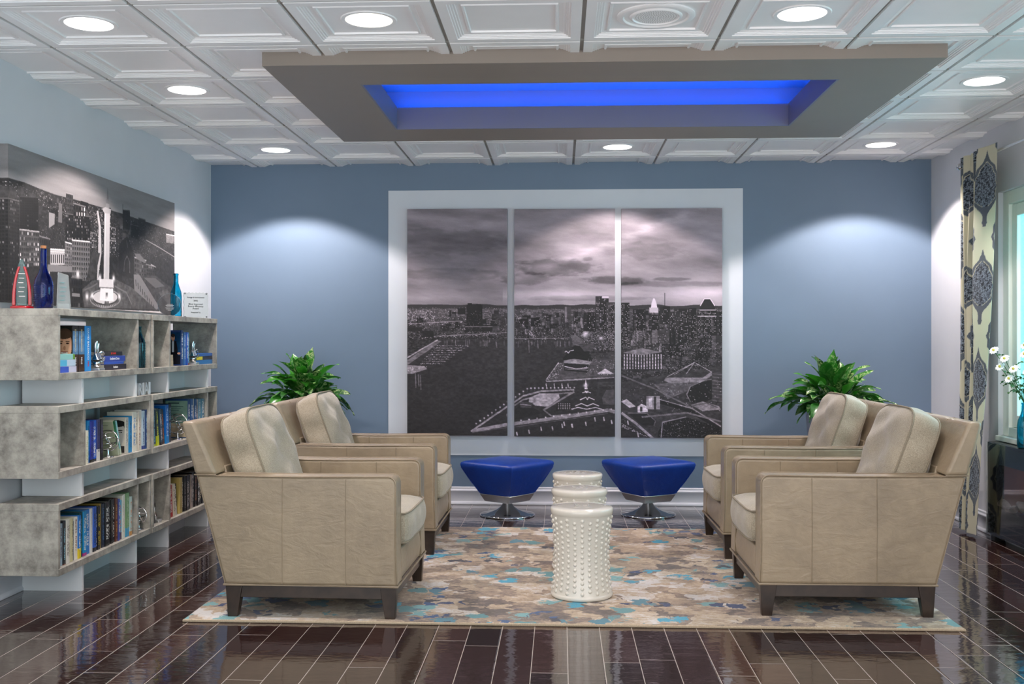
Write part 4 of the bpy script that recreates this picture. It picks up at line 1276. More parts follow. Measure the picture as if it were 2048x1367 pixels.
# ------------------------------------------------------------------ ceramic drum stools
def make_stool():
    root = empty('garden_stool', (0, 0, 0))
    def rad(z):      # waisted body
        f = (z - .02) / .38
        return .131 + .017 * abs(2 * (f - .50)) ** 2.0
    prof = [(.148, .002), (.152, .006), (.153, .018), (.149, .022)]
    prof += [(rad(z), z) for z in [.024 + .375 * k / 16 for k in range(17)]]
    prof += [(.1495, .404), (.153, .409), (.1545, .426), (.1525, .433), (.147, .437), (.10, .4390), (.0005, .4395)]
    m = MB().lathe(prof, seg=64)
    nrow, ncol = 15, 24
    for j in range(nrow):
        z = .036 + .350 * j / (nrow - 1)
        for i in range(ncol):
            a = 2 * PI * (i + .0) / ncol
            zz = z + (.0122 if i % 2 else 0)
            if zz > .394: continue
            r_ = rad(zz)
            s_ = .0096 * (r_ / .14)
            m.ball(((r_ - .002) * math.cos(a), (r_ - .002) * math.sin(a), zz), s_, 8, 6)
    m.build('body', M['ceramic'], root, angle=50)
    m = MB()
    for k in range(4):
        a0 = k * PI / 2 + .35
        pts = [((.030 + .012 * math.sin(PI * f)) * math.cos(a0 + f * .9), (.030 + .012 * math.sin(PI * f)) * math.sin(a0 + f * .9), .4393) for f in np.linspace(0, 1, 7)]
        m.tube(pts, [.0015, .004, .006, .0065, .006, .004, .0015], 6)
    m.lathe([(.0115, .4385), (.012, .4400), (.0085, .4402), (.008, .4388)], caps=False, seg=20)
    m.build('cut_out', M['grid'], root)
    return root
st0 = make_stool()
for i, (y, z, lab) in enumerate(((5.165, RT, 'white studded ceramic garden stool nearest the camera, in the middle of the rug'),
                              (5.80, RT, 'white studded ceramic garden stool in the middle of the row of three'),
                              (6.47, RT, 'white studded ceramic garden stool farthest back, between the blue ottomans'))):
    o = st0 if i == 0 else copy_tree(st0)
    o.location = (.104, y, z); o.rotation_euler = (0, 0, .3 * i)
    tag(o, lab, 'garden stool', 'white ceramic garden stools')

# ------------------------------------------------------------------ leafy plants in tall planters
def leaf_rows(base, direction, length, width, droop, rnd, twist):
    """returns rows of 5 points (across) along an arching leaf, base -> tip"""
    az, el = direction
    p = Vector(base)
    d = Vector((math.cos(az) * math.cos(el), math.sin(az) * math.cos(el), math.sin(el)))
    rows = []
    n = 9
    for k in range(n + 1):
        f = k / n
        side = d.cross(Vector((0, 0, 1)))
        if side.length < 1e-3: side = Vector((math.sin(az), -math.cos(az), 0))
        side.normalize()
        nrm = side.cross(d).normalized()
        side = (side * math.cos(twist) + nrm * math.sin(twist)).normalized()
        nrm = side.cross(d).normalized()
        w = width * (math.sin(PI * min(1, f * 1.02) ** .72) ** .85 if 0 < f < .98 else 0.0)
        w = max(w, .001)
        rip = .006 * math.sin(f * 9 + az * 3)
        rows.append([p + side * (-w) + nrm * (.30 * w + rip), p + side * (-.5 * w) + nrm * .10 * w, p, p + side * (.5 * w) + nrm * .10 * w, p + side * w + nrm * (.30 * w - rip)])
        p = p + d * (length / n)
        d = (d + Vector((0, 0, -1)) * droop / n).normalized()
    return rows
def make_plant(name, loc, rx, h, seed, label, nleaf):
    rnd = random.Random(seed)
    root = empty(name, loc, 0, label, 'potted plant', 'leafy plants in tall planters')
    PH = .755
    # square tapered planter
    m = MB()
    m.hexa([(-.115,-.115,0),(.115,-.115,0),(.115,.115,0),(-.115,.115,0),(-.165,-.165,PH),(.165,-.165,PH),(.165,.165,PH),(-.165,.165,PH)])
    m.build('planter', M['planter'], root, bevel=.008)
    MB().box(-.15, -.15, PH - .002, .15, .15, PH + .004).build('soil', M['soil'], root)
    V, Fc, Cc = [], [], []
    stems = MB()
    for i in range(nleaf):
        f = (i + .5) / nleaf
        el = math.radians(82 - 84 * f ** .85 + rnd.uniform(-10, 10))
        az = i * 2.39996 + rnd.uniform(-.25, .25)
        L = rnd.uniform(.17, .25)
        reach = rnd.uniform(.55, 1.0)
        sl = h * (.66 - .40 * f) * reach                   # petiole length
        b0 = Vector((rnd.uniform(-.05, .05), rnd.uniform(-.05, .05), PH))
        outward = Vector((math.cos(az), math.sin(az), 0))
        tip = b0 + Vector((0, 0, sl * (1.0 - .35 * f))) + outward * (.03 + rx * .42 * f * reach)
        mid = (b0 + tip) / 2 + Vector((0, 0, .03))
        stems.tube([b0, mid, tip], [.0045, .004, .003], 5)
        rows = leaf_rows(tip, (az, el), L, rnd.uniform(.038, .056), rnd.uniform(.7, 1.7), rnd, rnd.uniform(-.5, .5))
        n0 = len(V)
        c_ = (rnd.uniform(0, 1), 1.0 if rnd.random() < .62 else .12, 0, 1)
        for r_ in rows:
            for q in r_:
                V.append(q); Cc.append(c_)
        for k in range(len(rows) - 1):
            for s_ in range(4):
                a = n0 + k * 5 + s_
                Fc.append((a, a + 1, a + 6, a + 5))
    # keep foliage in front of the wall
    for q in V:
        if q.y + loc[1] > YB - .03: q.y = YB - .03 - loc[1] - (q.y + loc[1] - YB + .03) * .08
    me = bpy.data.meshes.new('foliage'); me.from_pydata([tuple(q) for q in V], [], Fc)
    a = me.color_attributes.new('paint', 'FLOAT_COLOR', 'POINT')
    a.data.foreach_set('color', np.array(Cc, np.float32).reshape(-1))
    fo = mesh_obj('foliage', me, M['leaf'], root, angle=180)
    sm = fo.modifiers.new('sub', 'SUBSURF'); sm.levels = 1; sm.render_levels = 1
    stems.build('stems', M['stem'], root)
    return root
make_plant('potted_plant', (XY(606, 7.62), 7.62, 0), .40, .46, 4, 'dark green leafy plant behind the left armchairs', 86)
make_plant('potted_plant', (XY(1668, 7.58), 7.58, 0), .58, .36, 9, 'variegated leafy plant in a pale planter behind the right armchairs', 100)

# ------------------------------------------------------------------ curtain and its rod
CX = 2.665
def curtain():
    root = empty('curtain', (CX, 6.85, 0), 0, 'cream curtain with large dark medallions, gathered beside the window', 'curtain')
    S, H = 200, 520
    z_top, z_bot = 2.475, .022
    # cloth runs from the camera side (s=0) to the back (s=1)
    sv = np.linspace(0, 1, S); zv = np.linspace(z_top, z_bot, H)
    P = np.zeros((H, S, 3)); col = np.zeros((H, S, 3))
    phase_knots = [0, .26, .34, .42, .50, .58, .66, .74, .82, .90, 1.0]
    off_knots = [-.012, -.045, .045, -.040, .045, -.040, .045, -.038, .042, -.03, .03]
    y_knots = [0, .40, .37, .52, .50, .64, .61, .77, .75, .90, 1.0]
    f = np.interp(sv, phase_knots, off_knots)
    ker = np.ones(9) / 9
    f = np.convolve(np.pad(f, 4, 'edge'), ker, 'valid')
    yk = np.convolve(np.pad(np.interp(sv, phase_knots, y_knots), 4, 'edge'), ker, 'valid')
    for j, z in enumerate(zv):
        q = (z_top - z) / (z_top - z_bot)
        yn = 6.535 + .045 * q + .235 * q ** 1.3                      # camera-side edge drifts back towards the hem
        yf = 7.17 - .05 * q
        amp = 1.0 - .15 * q + .12 * math.sin(q * 7)
        y = yn + (yf - yn) * yk + .006 * np.sin(q * 9 + sv * 20)
        x = f * amp + .008 * np.sin(q * 6 + sv * 14) + .012 * (1 - q)
        P[j, :, 0] = x; P[j, :, 1] = y - 6.85; P[j, :, 2] = z
    # printed medallions in cloth coordinates (metres)
    cw = 1.30
    U, Z = np.meshgrid(sv * cw, z_top - zv)
    cream = np.array([228, 224, 200]) / 255.0
    slate = np.array([88, 96, 104]) / 255.0
    dark = np.array([50, 57, 66]) / 255.0
    col[:] = cream
    PU, PZ = .68, .612
    zk = [-.235, -.222, -.205, -.17, -.13, -.09, -.045, 0, .035, .07, .10, .125, .145, .165, .19, .215, .235, .236]
    wk = [0, .008, .012, .040, .100, .135, .165, .172, .168, .150, .118, .075, .045, .028, .022, .026, .016, 0]
    zi = [-.165, -.15, -.12, -.08, -.04, 0, .04, .075, .10, .115, .1151]
    wi = [0, .022, .068, .100, .124, .130, .124, .100, .060, .02, 0]
    for half in (0, 1):
        cu = (U - .17) / PU + .5 * half
        du = np.abs(cu - np.round(cu)) * PU
        zz = (Z - .262) / PZ + .5 * half
        dz = (zz - np.round(zz)) * PZ
        w = 1.28 * np.interp(dz, zk, wk, 0, 0) * (1 + .05 * np.cos(dz * 95)); w1 = 1.28 * np.interp(dz, zi, wi, 0, 0) * (1 + .06 * np.cos(dz * 95)); w2 = w1 + .011
        ins = du < w
        rip = .5 + .5 * np.sin((w - du) * 500)
        tex = fbm(U * 85 + 5, Z * 85, 91, 3)
        motif = np.sin(U * 230 + 3 * np.sin(Z * 170)) * np.sin(Z * 210 + 3 * np.sin(U * 160))
        col = np.where(ins[..., None], slate[None, None] * (.95 + .45 * rip[..., None]), col)
        col = np.where(((du < w2) & (w1 > 0))[..., None], cream * .97, col)
        ic = np.where(((motif > .25) | (tex > .62))[..., None], (slate * 1.7)[None, None], dark[None, None])
        col = np.where((du < w1)[..., None], ic, col)
    cl = painted_grid('cloth', P, col, M['curtain'], root, smooth=True)
    so = cl.modifiers.new('thick', 'SOLIDIFY'); so.thickness = .0015
    return root
curtain()
rod = empty('curtain_rod', (CX + .03, 7.19, 2.435), 0, 'slim metal curtain rod along the top of the right wall', 'curtain rod')
MB().tube([(0, 0, 0), (0, -3.1, 0)], .0085, 12).build('pole', M['brushed'], rod)
MB().ball((0, .022, 0), .026, 20, 12).lathe([(.012, -.004), (.012, .004)], (0, 0, 0), 16).build('finial', M['chrome'], rod)
for yy in (-.04, -3.0):
    MB().tube([(0, yy, 0), (.10, yy, 0), (.112, yy, 0)], [.007, .007, .016], 10).build('bracket', M['brushed'], rod)

# ------------------------------------------------------------------ electric fireplace under the window
fy1, fy0 = 6.85, 5.0
fz0, fz1 = .04, .622
fp = empty('electric_fireplace', (XR, (fy0 + fy1) / 2, 0), 0, 'black glass-fronted electric fireplace with grey logs, under the window', 'fireplace')
hl = (fy1 - fy0) / 2
m = MB()
m.box(-.002, -hl, fz0, -.008, hl, fz1)
m.box(-.078, -hl, fz1 - .02, -.008, hl, fz1); m.box(-.078, -hl, fz0, -.008, hl, fz0 + .02)
m.box(-.078, -hl, fz0 + .02, -.008, -hl + .02, fz1 - .02); m.box(-.078, hl - .02, fz0 + .02, -.008, hl, fz1 - .02)
m.box(-.078, hl - .10, .0, -.01, hl - .04, fz0); m.box(-.078, -hl + .04, .0, -.01, -hl + .10, fz0)
m.build('housing', M['black'], fp, bevel=.002)
MB().box(-.016, -hl + .021, fz0 + .021, -.009, hl - .021, .215).build('lower_panel', M['black'], fp, smooth=False)
MB().box(-.016, -hl + .021, .216, -.009, hl - .10, .475).build('brick_liner', M['ember_back'], fp, smooth=False)
MB().box(-.016, -hl + .021, .476, -.009, hl - .021, fz1 - .021).build('upper_panel', M['slate'], fp, smooth=False)
MB().box(-.090, -hl - .004, fz0 - .004, -.084, hl + .004, fz1 - .001).build('glass_front', M['smoked'], fp, bevel=.001)
rr_ = random.Random(3)
for k in range(6):
    y0_ = hl - .10 - k * .27
    pts = []
    for q in range(7):
        pts.append((-.045 + rr_.uniform(-.004, .004), y0_ - q * .045, .235 + .018 * math.sin(q * 1.3 + k) + (.03 if k % 2 else 0)))
    MB().tube(pts, [.015, .023, .026, .022, .026, .023, .014], 9).build('log', M['log'], fp)
MB().box(-.080, -hl + .02, .195, -.010, hl - .02, .212).build('log_bed', M['black'], fp)

# vase with daisies on the fireplace
vx, vy = 2.762, 6.40
vase = empty('glass_vase', (vx, vy, fz1), 0, 'turquoise glass bottle vase at the right edge, on the fireplace', 'vase')
MB().lathe([(.030, .0), (.036, .004), (.038, .03), (.038, .13), (.034, .165), (.020, .20), (.013, .225), (.012, .262), (.015, .266), (.015, .272),
            (.010, .272), (.009, .225), (.017, .198), (.031, .163), (.034, .13), (.034, .02), (.030, .008), (.0005, .008)], seg=32, caps=False).build('bottle', M['glass_turq'], vase)
rnd = random.Random(2)
heads = [(-.10, .185, .57), (-.07, .10, .52), (-.05, .02, .46), (-.02, -.06, .55), (.02, .03, .60), (-.085, .13, .47), (-.03, -.12, .45), (-.06, .06, .40)]
for (hx_, hy_, hz_) in heads:
    fl = empty('daisy', (vx, vy, fz1 + .012), 0, 'white daisy on a green stem standing in the turquoise vase', 'flower', 'daisies in the turquoise vase')
    sm = MB(); pet = MB(); cen = MB(); lf = MB()
    sm.tube([(0, 0, 0), (0, 0, .26), (hx_ * .4, hy_ * .45, .26 + (hz_ - .26) * .5), (hx_, hy_, hz_)], .0022, 5)
    cen.ball((hx_ - .004, hy_, hz_ + .004), .008, 8, 6)
    nrm = Vector((-.6, -.4, .6)).normalized(); a_ = nrm.orthogonal().normalized(); b2 = nrm.cross(a_)
    for k in range(11):
        an = 2 * PI * k / 11 + rnd.uniform(-.1, .1)
        d = a_ * math.cos(an) + b2 * math.sin(an); s2 = nrm.cross(d)
        c0 = Vector((hx_, hy_, hz_))
        p = [c0 + d * .006 - s2 * .003, c0 + d * .006 + s2 * .003, c0 + d * .024 + s2 * .0065 + nrm * .002, c0 + d * .032, c0 + d * .024 - s2 * .0065 + nrm * .002]
        up = [q + nrm * .0012 for q in p]
        va = [pet.bm.verts.new(q) for q in p]; vb = [pet.bm.verts.new(q) for q in up]
        pet.bm.faces.new(va[::-1]); pet.bm.faces.new(vb)
        for q in range(5): pet.bm.faces.new((va[q], va[(q+1) % 5], vb[(q+1) % 5], vb[q]))
    for k in range(4):
        f = rnd.uniform(.25, .9)
        base = Vector((hx_ * f, hy_ * f, .26 + (hz_ - .26) * f))
        az = rnd.uniform(0, 6.28)
        rows = leaf_rows(base, (az, rnd.uniform(-.2, .8)), rnd.uniform(.04, .065), .009, 1.0, rnd, 0)
        vs = [[lf.bm.verts.new(q) for q in r_] for r_ in rows]
        for A, B in zip(vs, vs[1:]):
            for q in range(4): lf.bm.faces.new((A[q], A[q+1], B[q+1], B[q]))
    sm.build('stem', M['stem'], fl); pet.build('petals', M['petal'], fl, smooth=False); cen.build('flower_centre', M['yellow'], fl)
    lf.build('leaves', M['stem'], fl)

# ================================================================== BOOKCASES AND WHAT STANDS ON THEM
SXF, SXB = -2.400, -2.700                      # front and back of the concrete boxes
LV = [(.1335, .479), (.600, .947), (1.072, 1.417)]
BT = .033
SD = .022
SY = [5.19, 5.86, 6.33, 7.05]                  # front faces of dividers and white supports
YA0, YA1, YB1 = 4.921, 6.065, 7.225
def bookcase(y0, y1, x_off, dividers, supports, label):
    root = empty('bookcase', (SXB, y0, 0), 0, label, 'bookcase')
    D = SXF - SXB + x_off
    L = y1 - y0
    for li, (z0, z1) in enumerate(LV):
        MB().box(0, 0, z0, D, L, z0 + BT).build('shelf_board', M['concrete'], root, bevel=.0015)
        MB().box(0, 0, z1 - BT, D, L, z1).build('shelf_board', M['concrete'], root, bevel=.0015)
        for ya in (0, L - SD):
            MB().box(0.0, ya + .0005, z0 + BT, D - .002, ya + SD - .0005, z1 - BT).build('end_panel', M['concrete'], root, bevel=.001)
        for ya in dividers[li]:
            MB().box(0.0, ya - y0, z0 + BT, D - .002, ya - y0 + SD, z1 - BT).build('divider', M['concrete'], root, bevel=.001)
    for (z0, z1) in ((0, LV[0][0]), (LV[0][1], LV[1][0]), (LV[1][1], LV[2][0])):
        for ya in supports:
            MB().box(-.02, ya - y0, z0, D - .012, ya - y0 + SD, z1).build('support', M['white_lam'], root, bevel=.0008)
        q0 = supports[0] + SD - y0; q1 = supports[1] - y0
        MB().box(.120, q0, z0, .138, q1, z1).build('support_rail', M['white_lam'], root, smooth=False)
    return root
bookcase(YA0, YA1 - .001, 0, [[SY[1]], [SY[0]], [SY[1]]], SY[:2], 'grey concrete-look bookcase with white supports, the nearer of two')
bookcase(YA1 + .001, YB1, .008, [[SY[2]], [SY[3] - .03], [SY[2]]], SY[2:], 'grey concrete-look bookcase with white supports, the farther one by the corner')

def text_mesh(name, body, size, mat, parent, loc, rot, depth=.0004, spacing=1.0, align='CENTER', bold=0.0):
    cu = bpy.data.curves.new(name, 'FONT')
    cu.body = body; cu.size = size; cu.align_x = align; cu.align_y = 'CENTER'; cu.extrude = depth; cu.space_character = spacing; cu.offset = bold
    cu.resolution_u = 3
    tmp = bpy.data.objects.new(name, cu)
    C.objects.link(tmp)
    dg = bpy.context.evaluated_depsgraph_get(); dg.update()
    me = bpy.data.meshes.new_from_object(tmp.evaluated_get(dg))
    bpy.data.objects.remove(tmp)
    me.materials.clear(); me.materials.append(mat)
    o = bpy.data.objects.new(name, me)
    link(o, parent)
    o.location = loc; o.rotation_euler = rot
    return o

TH = {}
def book(x_front, y, z, thick, h, depth, color, ink=(235, 235, 230), band=None, tilt=0.0, label='', group=None, plain=False, yaw=0.0):
    """upright hardcover: spine towards +x, boards towards -y / +y. Base centre at (x, y, z)"""
    m = MB()
    bt = min(.0025, thick * .15)
    m.box(-depth, -thick/2, 0, 0, -thick/2 + bt, h); m.box(-depth, thick/2 - bt, 0, 0, thick/2, h)
    m.box(-bt, -thick/2 + bt, 0, 0, thick/2 - bt, h)
    o = m.build('book', M['cover_plain'] if plain else M['cover'], bevel=min(.0012, thick * .08))
    MB().box(-depth + .003, -thick/2 + bt + .0002, .003, -bt - .0002, thick/2 - bt - .0002, h - .003).build('pages', M['pages'], o, smooth=False)
    o.location = (x_front, y, z); o.rotation_euler = (tilt, 0, yaw)
    TH[o.name] = thick
    o.color = srgb(*color)
    o['ink'] = [float(c) for c in srgb(*ink)[:3]]
    o['band'] = [float(c) for c in srgb(*(band or color))[:3]]
    tag(o, label, 'book', group)
    return o
ORD = ['first', 'second', 'third', 'fourth', 'fifth', 'sixth', 'seventh', 'eighth', 'ninth', 'tenth', 'eleventh', 'twelfth', 'thirteenth', 'fourteenth',
       'fifteenth', 'sixteenth', 'seventeenth', 'eighteenth', 'nineteenth', 'twentieth', 'twenty-first', 'twenty-second', 'twenty-third', 'twenty-fourth', 'twenty-fifth', 'twenty-sixth', 'twenty-seventh', 'twenty-eighth']
def row(z, items, where, group, scale, xf=-2.428):
    """items: (px0, px1, height, colour, colour name, ink, band, tilt degrees); px are image columns on the shelf's front plane"""
    for k, it in enumerate(items):
        px0, px1, h, c_, cn = it[:5]
        ink = it[5] if len(it) > 5 and it[5] else (235, 235, 230)
        band = it[6] if len(it) > 6 else None
        tl = it[7] if len(it) > 7 else 0.0
        dpt = it[8] if len(it) > 8 else .150
        ya, yb = YX(px0 / scale, xf), YX(px1 / scale, xf)
        th = max(.006, yb - ya - .0008)
        book(xf + (k * 37 % 5) * .0022, (ya + yb) / 2, z + .0005, th, h, dpt, c_, ink, band, math.radians(tl),
             '%s book, %s from left %s' % (cn, ORD[k], where), group)
ZB, ZM, ZT = LV[0][0] + BT, LV[1][0] + BT, LV[2][0] + BT
wht = (235, 235, 230); yel = (220, 200, 60)
row(ZB, [(547, 569, .205, (150, 172, 186), 'pale blue-grey', (90, 60, 60)), (570, 592, .215, (38, 40, 46), 'black', (150, 205, 220), (120, 50, 30)), (593, 615, .218, (222, 218, 208), 'cream', (120, 110, 100)),
    (616, 638, .218, (216, 211, 188), 'pale cream', (160, 150, 120)), (639, 655, .214, (196, 188, 150), 'sand', (120, 110, 80)), (656, 672, .196, (50, 62, 84), 'dark slate', (170, 190, 205)), (673, 699, .214, (232, 226, 214), 'white', (130, 70, 50)),
    (700, 723, .216, (28, 116, 196), 'blue', wht, (225, 200, 40)), (724, 748, .228, (22, 66, 74), 'dark teal', (80, 140, 130)), (749, 778, .226, (22, 140, 196), 'bright blue', wht, (170, 40, 130)), (779, 815, .228, (34, 118, 198), 'wide blue', wht),
    (816, 836, .228, (214, 214, 212), 'white paperback', (190, 190, 190)), (837, 864, .232, (44, 92, 184), 'royal blue', (30, 50, 90), (20, 22, 30)), (865, 880, .232, (22, 22, 26), 'thin black', wht), (881, 903, .228, (26, 24, 26), 'black', (226, 196, 40), (20, 20, 24)),
    (904, 921, .236, (150, 124, 62), 'gold', (190, 160, 90)), (922, 945, .232, (32, 40, 60), 'dark navy', (60, 110, 150)), (946, 984, .236, (16, 16, 18), 'wide black', wht), (985, 1002, .240, (22, 20, 22), 'black', (180, 175, 165)), (1003, 1022, .238, (20, 18, 20), 'thin black', (120, 110, 100)),
    (1023, 1045, .238, (18, 18, 20), 'black', wht), (1046, 1066, .236, (96, 52, 40), 'dark brown', (190, 130, 50)), (1067, 1080, .228, (66, 76, 148), 'violet-blue', wht), (1081, 1105, .216, (90, 176, 208), 'light blue', (220, 120, 80), (70, 44, 84)),
    (1106, 1126, .240, (226, 222, 208), 'ivory', (200, 190, 170)), (1127, 1141, .242, (216, 210, 192), 'thin cream', (200, 190, 170)), (1142, 1171, .244, (120, 160, 110), 'green', (170, 190, 150), (70, 160, 200)), (1172, 1192, .218, (190, 206, 200), 'pale aqua', (200, 120, 60), (210, 150, 90))],
    'on the bottom shelf of the nearer bookcase', 'books on the bottom shelf, nearer bookcase', 4.557)
row(ZB, [(1527, 1541, .205, (222, 220, 214), 'white', (180, 180, 180), None, 4), (1545, 1570, .202, (178, 22, 24), 'red', wht, None, 6), (1574, 1592, .204, (212, 204, 184), 'cream', (90, 80, 70), None, 6), (1595, 1612, .200, (30, 28, 30), 'black and white', wht, (200, 196, 184), 7),
    (1628, 1652, .226, (186, 166, 96), 'mustard', (150, 130, 70)), (1653, 1672, .224, (26, 24, 26), 'black', (190, 185, 175)), (1673, 1690, .228, (20, 20, 22), 'black', (170, 160, 150)), (1691, 1712, .228, (34, 28, 28), 'charcoal', (200, 190, 180)), (1713, 1730, .222, (28, 24, 24), 'brown-black', (150, 140, 130)),
    (1731, 1748, .220, (150, 138, 130), 'grey', (60, 50, 50)), (1749, 1768, .232, (20, 20, 22), 'tall black', wht), (1769, 1790, .234, (26, 22, 24), 'black', (150, 90, 50)), (1791, 1810, .224, (30, 26, 26), 'dark', wht), (1811, 1834, .226, (22, 20, 22), 'black', (220, 200, 160)),
    (1835, 1858, .218, (24, 24, 34), 'blue-black', wht), (1859, 1880, .222, (22, 20, 22), 'black', (200, 190, 180)), (1881, 1900, .222, (30, 28, 30), 'black', wht)],
    'on the bottom shelf of the farther bookcase', 'dark books on the bottom shelf, farther bookcase', 4.557, -2.42)
row(ZM, [(750, 759, .205, (30, 30, 34), 'thin black', wht), (760, 783, .205, (222, 214, 196), 'cream', (170, 50, 60), (200, 190, 180)), (784, 808, .170, (224, 224, 206), 'short ivory', (160, 180, 130)), (809, 831, .218, (24, 134, 198), 'bright blue', (14, 60, 110), (10, 90, 160)),
    (832, 862, .212, (44, 56, 156), 'indigo', (30, 34, 90), (26, 30, 26)), (863, 898, .214, (38, 96, 200), 'wide blue', wht, (20, 30, 44)), (899, 924, .216, (60, 58, 104), 'dark violet', (30, 30, 44), (210, 208, 200)), (926, 944, .214, (32, 26, 32), 'black', (90, 80, 120))],
    'on the middle shelf of the nearer bookcase', 'books on the middle shelf left of the wire bookend', 4.655)
# pale green book standing with its board in view, leaning pair, portrait book, then the rest of the row
ya = YX(1124 / 4.655, -2.425) - .022
gb = book(-2.425, ya, ZM + .003, .024, .205, .150, (172, 180, 152), (200, 210, 190), (205, 205, 180), math.radians(20), 'book with a pale green board and dark green spine leaning on the middle shelf', 'books on the middle shelf right of the wire bookend', True)
MB().box(.0, -.0115, .055, .0005, .0115, .2045).build('green_spine', simple('cover_dark_green', srgb(24, 100, 58), .4), gb, smooth=False)
bl = MB()
for k in range(9): bl.box(-.125 + (k % 2) * .003, -.0130, .180 - k * .015, -.03 - (k * 29 % 17) * .0022, -.0121, .1815 - k * .015)
bl.build('cover_text_lines', M['ink'], gb, smooth=False)
book(-2.424, ya + .026, ZM + .003, .014, .200, .150, (128, 186, 188), (200, 230, 230), (205, 212, 190), math.radians(19), 'pale aqua book leaning beside the green-spined one', 'books on the middle shelf right of the wire bookend')
row(ZM, [(1168, 1196, .200, (206, 200, 186), 'cream portrait', (150, 140, 130)), (1197, 1222, .205, (30, 134, 190), 'bright blue', (20, 70, 110)), (1223, 1254, .226, (228, 222, 206), 'white', (60, 130, 190)), (1255, 1280, .216, (218, 208, 190), 'cream', (150, 130, 110)),
    (1281, 1300, .222, (214, 204, 188), 'beige', (160, 100, 80)), (1301, 1318, .230, (224, 220, 212), 'tall white', (190, 190, 190)), (1319, 1341, .222, (186, 204, 218), 'pale blue', (40, 70, 130), (40, 60, 130)), (1342, 1376, .228, (28, 60, 112), 'navy', (150, 200, 220), (40, 80, 140))],
    'right of the leaning green book', 'books on the middle shelf right of the wire bookend', 4.655)
row(ZM, [(1432, 1452, .226, (44, 76, 108), 'slate blue', (120, 190, 210), (170, 180, 40), 5), (1456, 1478, .224, (54, 66, 62), 'dark olive', (200, 210, 60), (196, 206, 40), 6), (1484, 1506, .220, (44, 70, 90), 'grey-blue', (200, 200, 200), (40, 30, 34), 7), (1512, 1530, .214, (60, 52, 56), 'dark', (180, 100, 60), (90, 50, 40), 7),
    (1538, 1566, .236, (24, 104, 186), 'blue', (200, 220, 240), (30, 130, 200), 3), (1572, 1594, .240, (24, 28, 46), 'blue-black', (130, 170, 200), (60, 60, 70)), (1742, 1766, .252, (40, 78, 130), 'navy', wht), (1767, 1786, .250, (54, 96, 150), 'blue', wht), (1787, 1803, .250, (206, 200, 196), 'cream', (60, 60, 90)),
    (1804, 1822, .244, (48, 88, 140), 'thin blue', wht), (1823, 1842, .240, (206, 186, 176), 'pinkish cream', (60, 50, 60)), (1843, 1864, .240, (110, 150, 170), 'grey-blue', wht), (1865, 1890, .240, (84, 132, 156), 'teal-grey', wht)],
    'on the middle shelf of the farther bookcase', 'books on the middle shelf, farther bookcase', 4.655, -2.42)
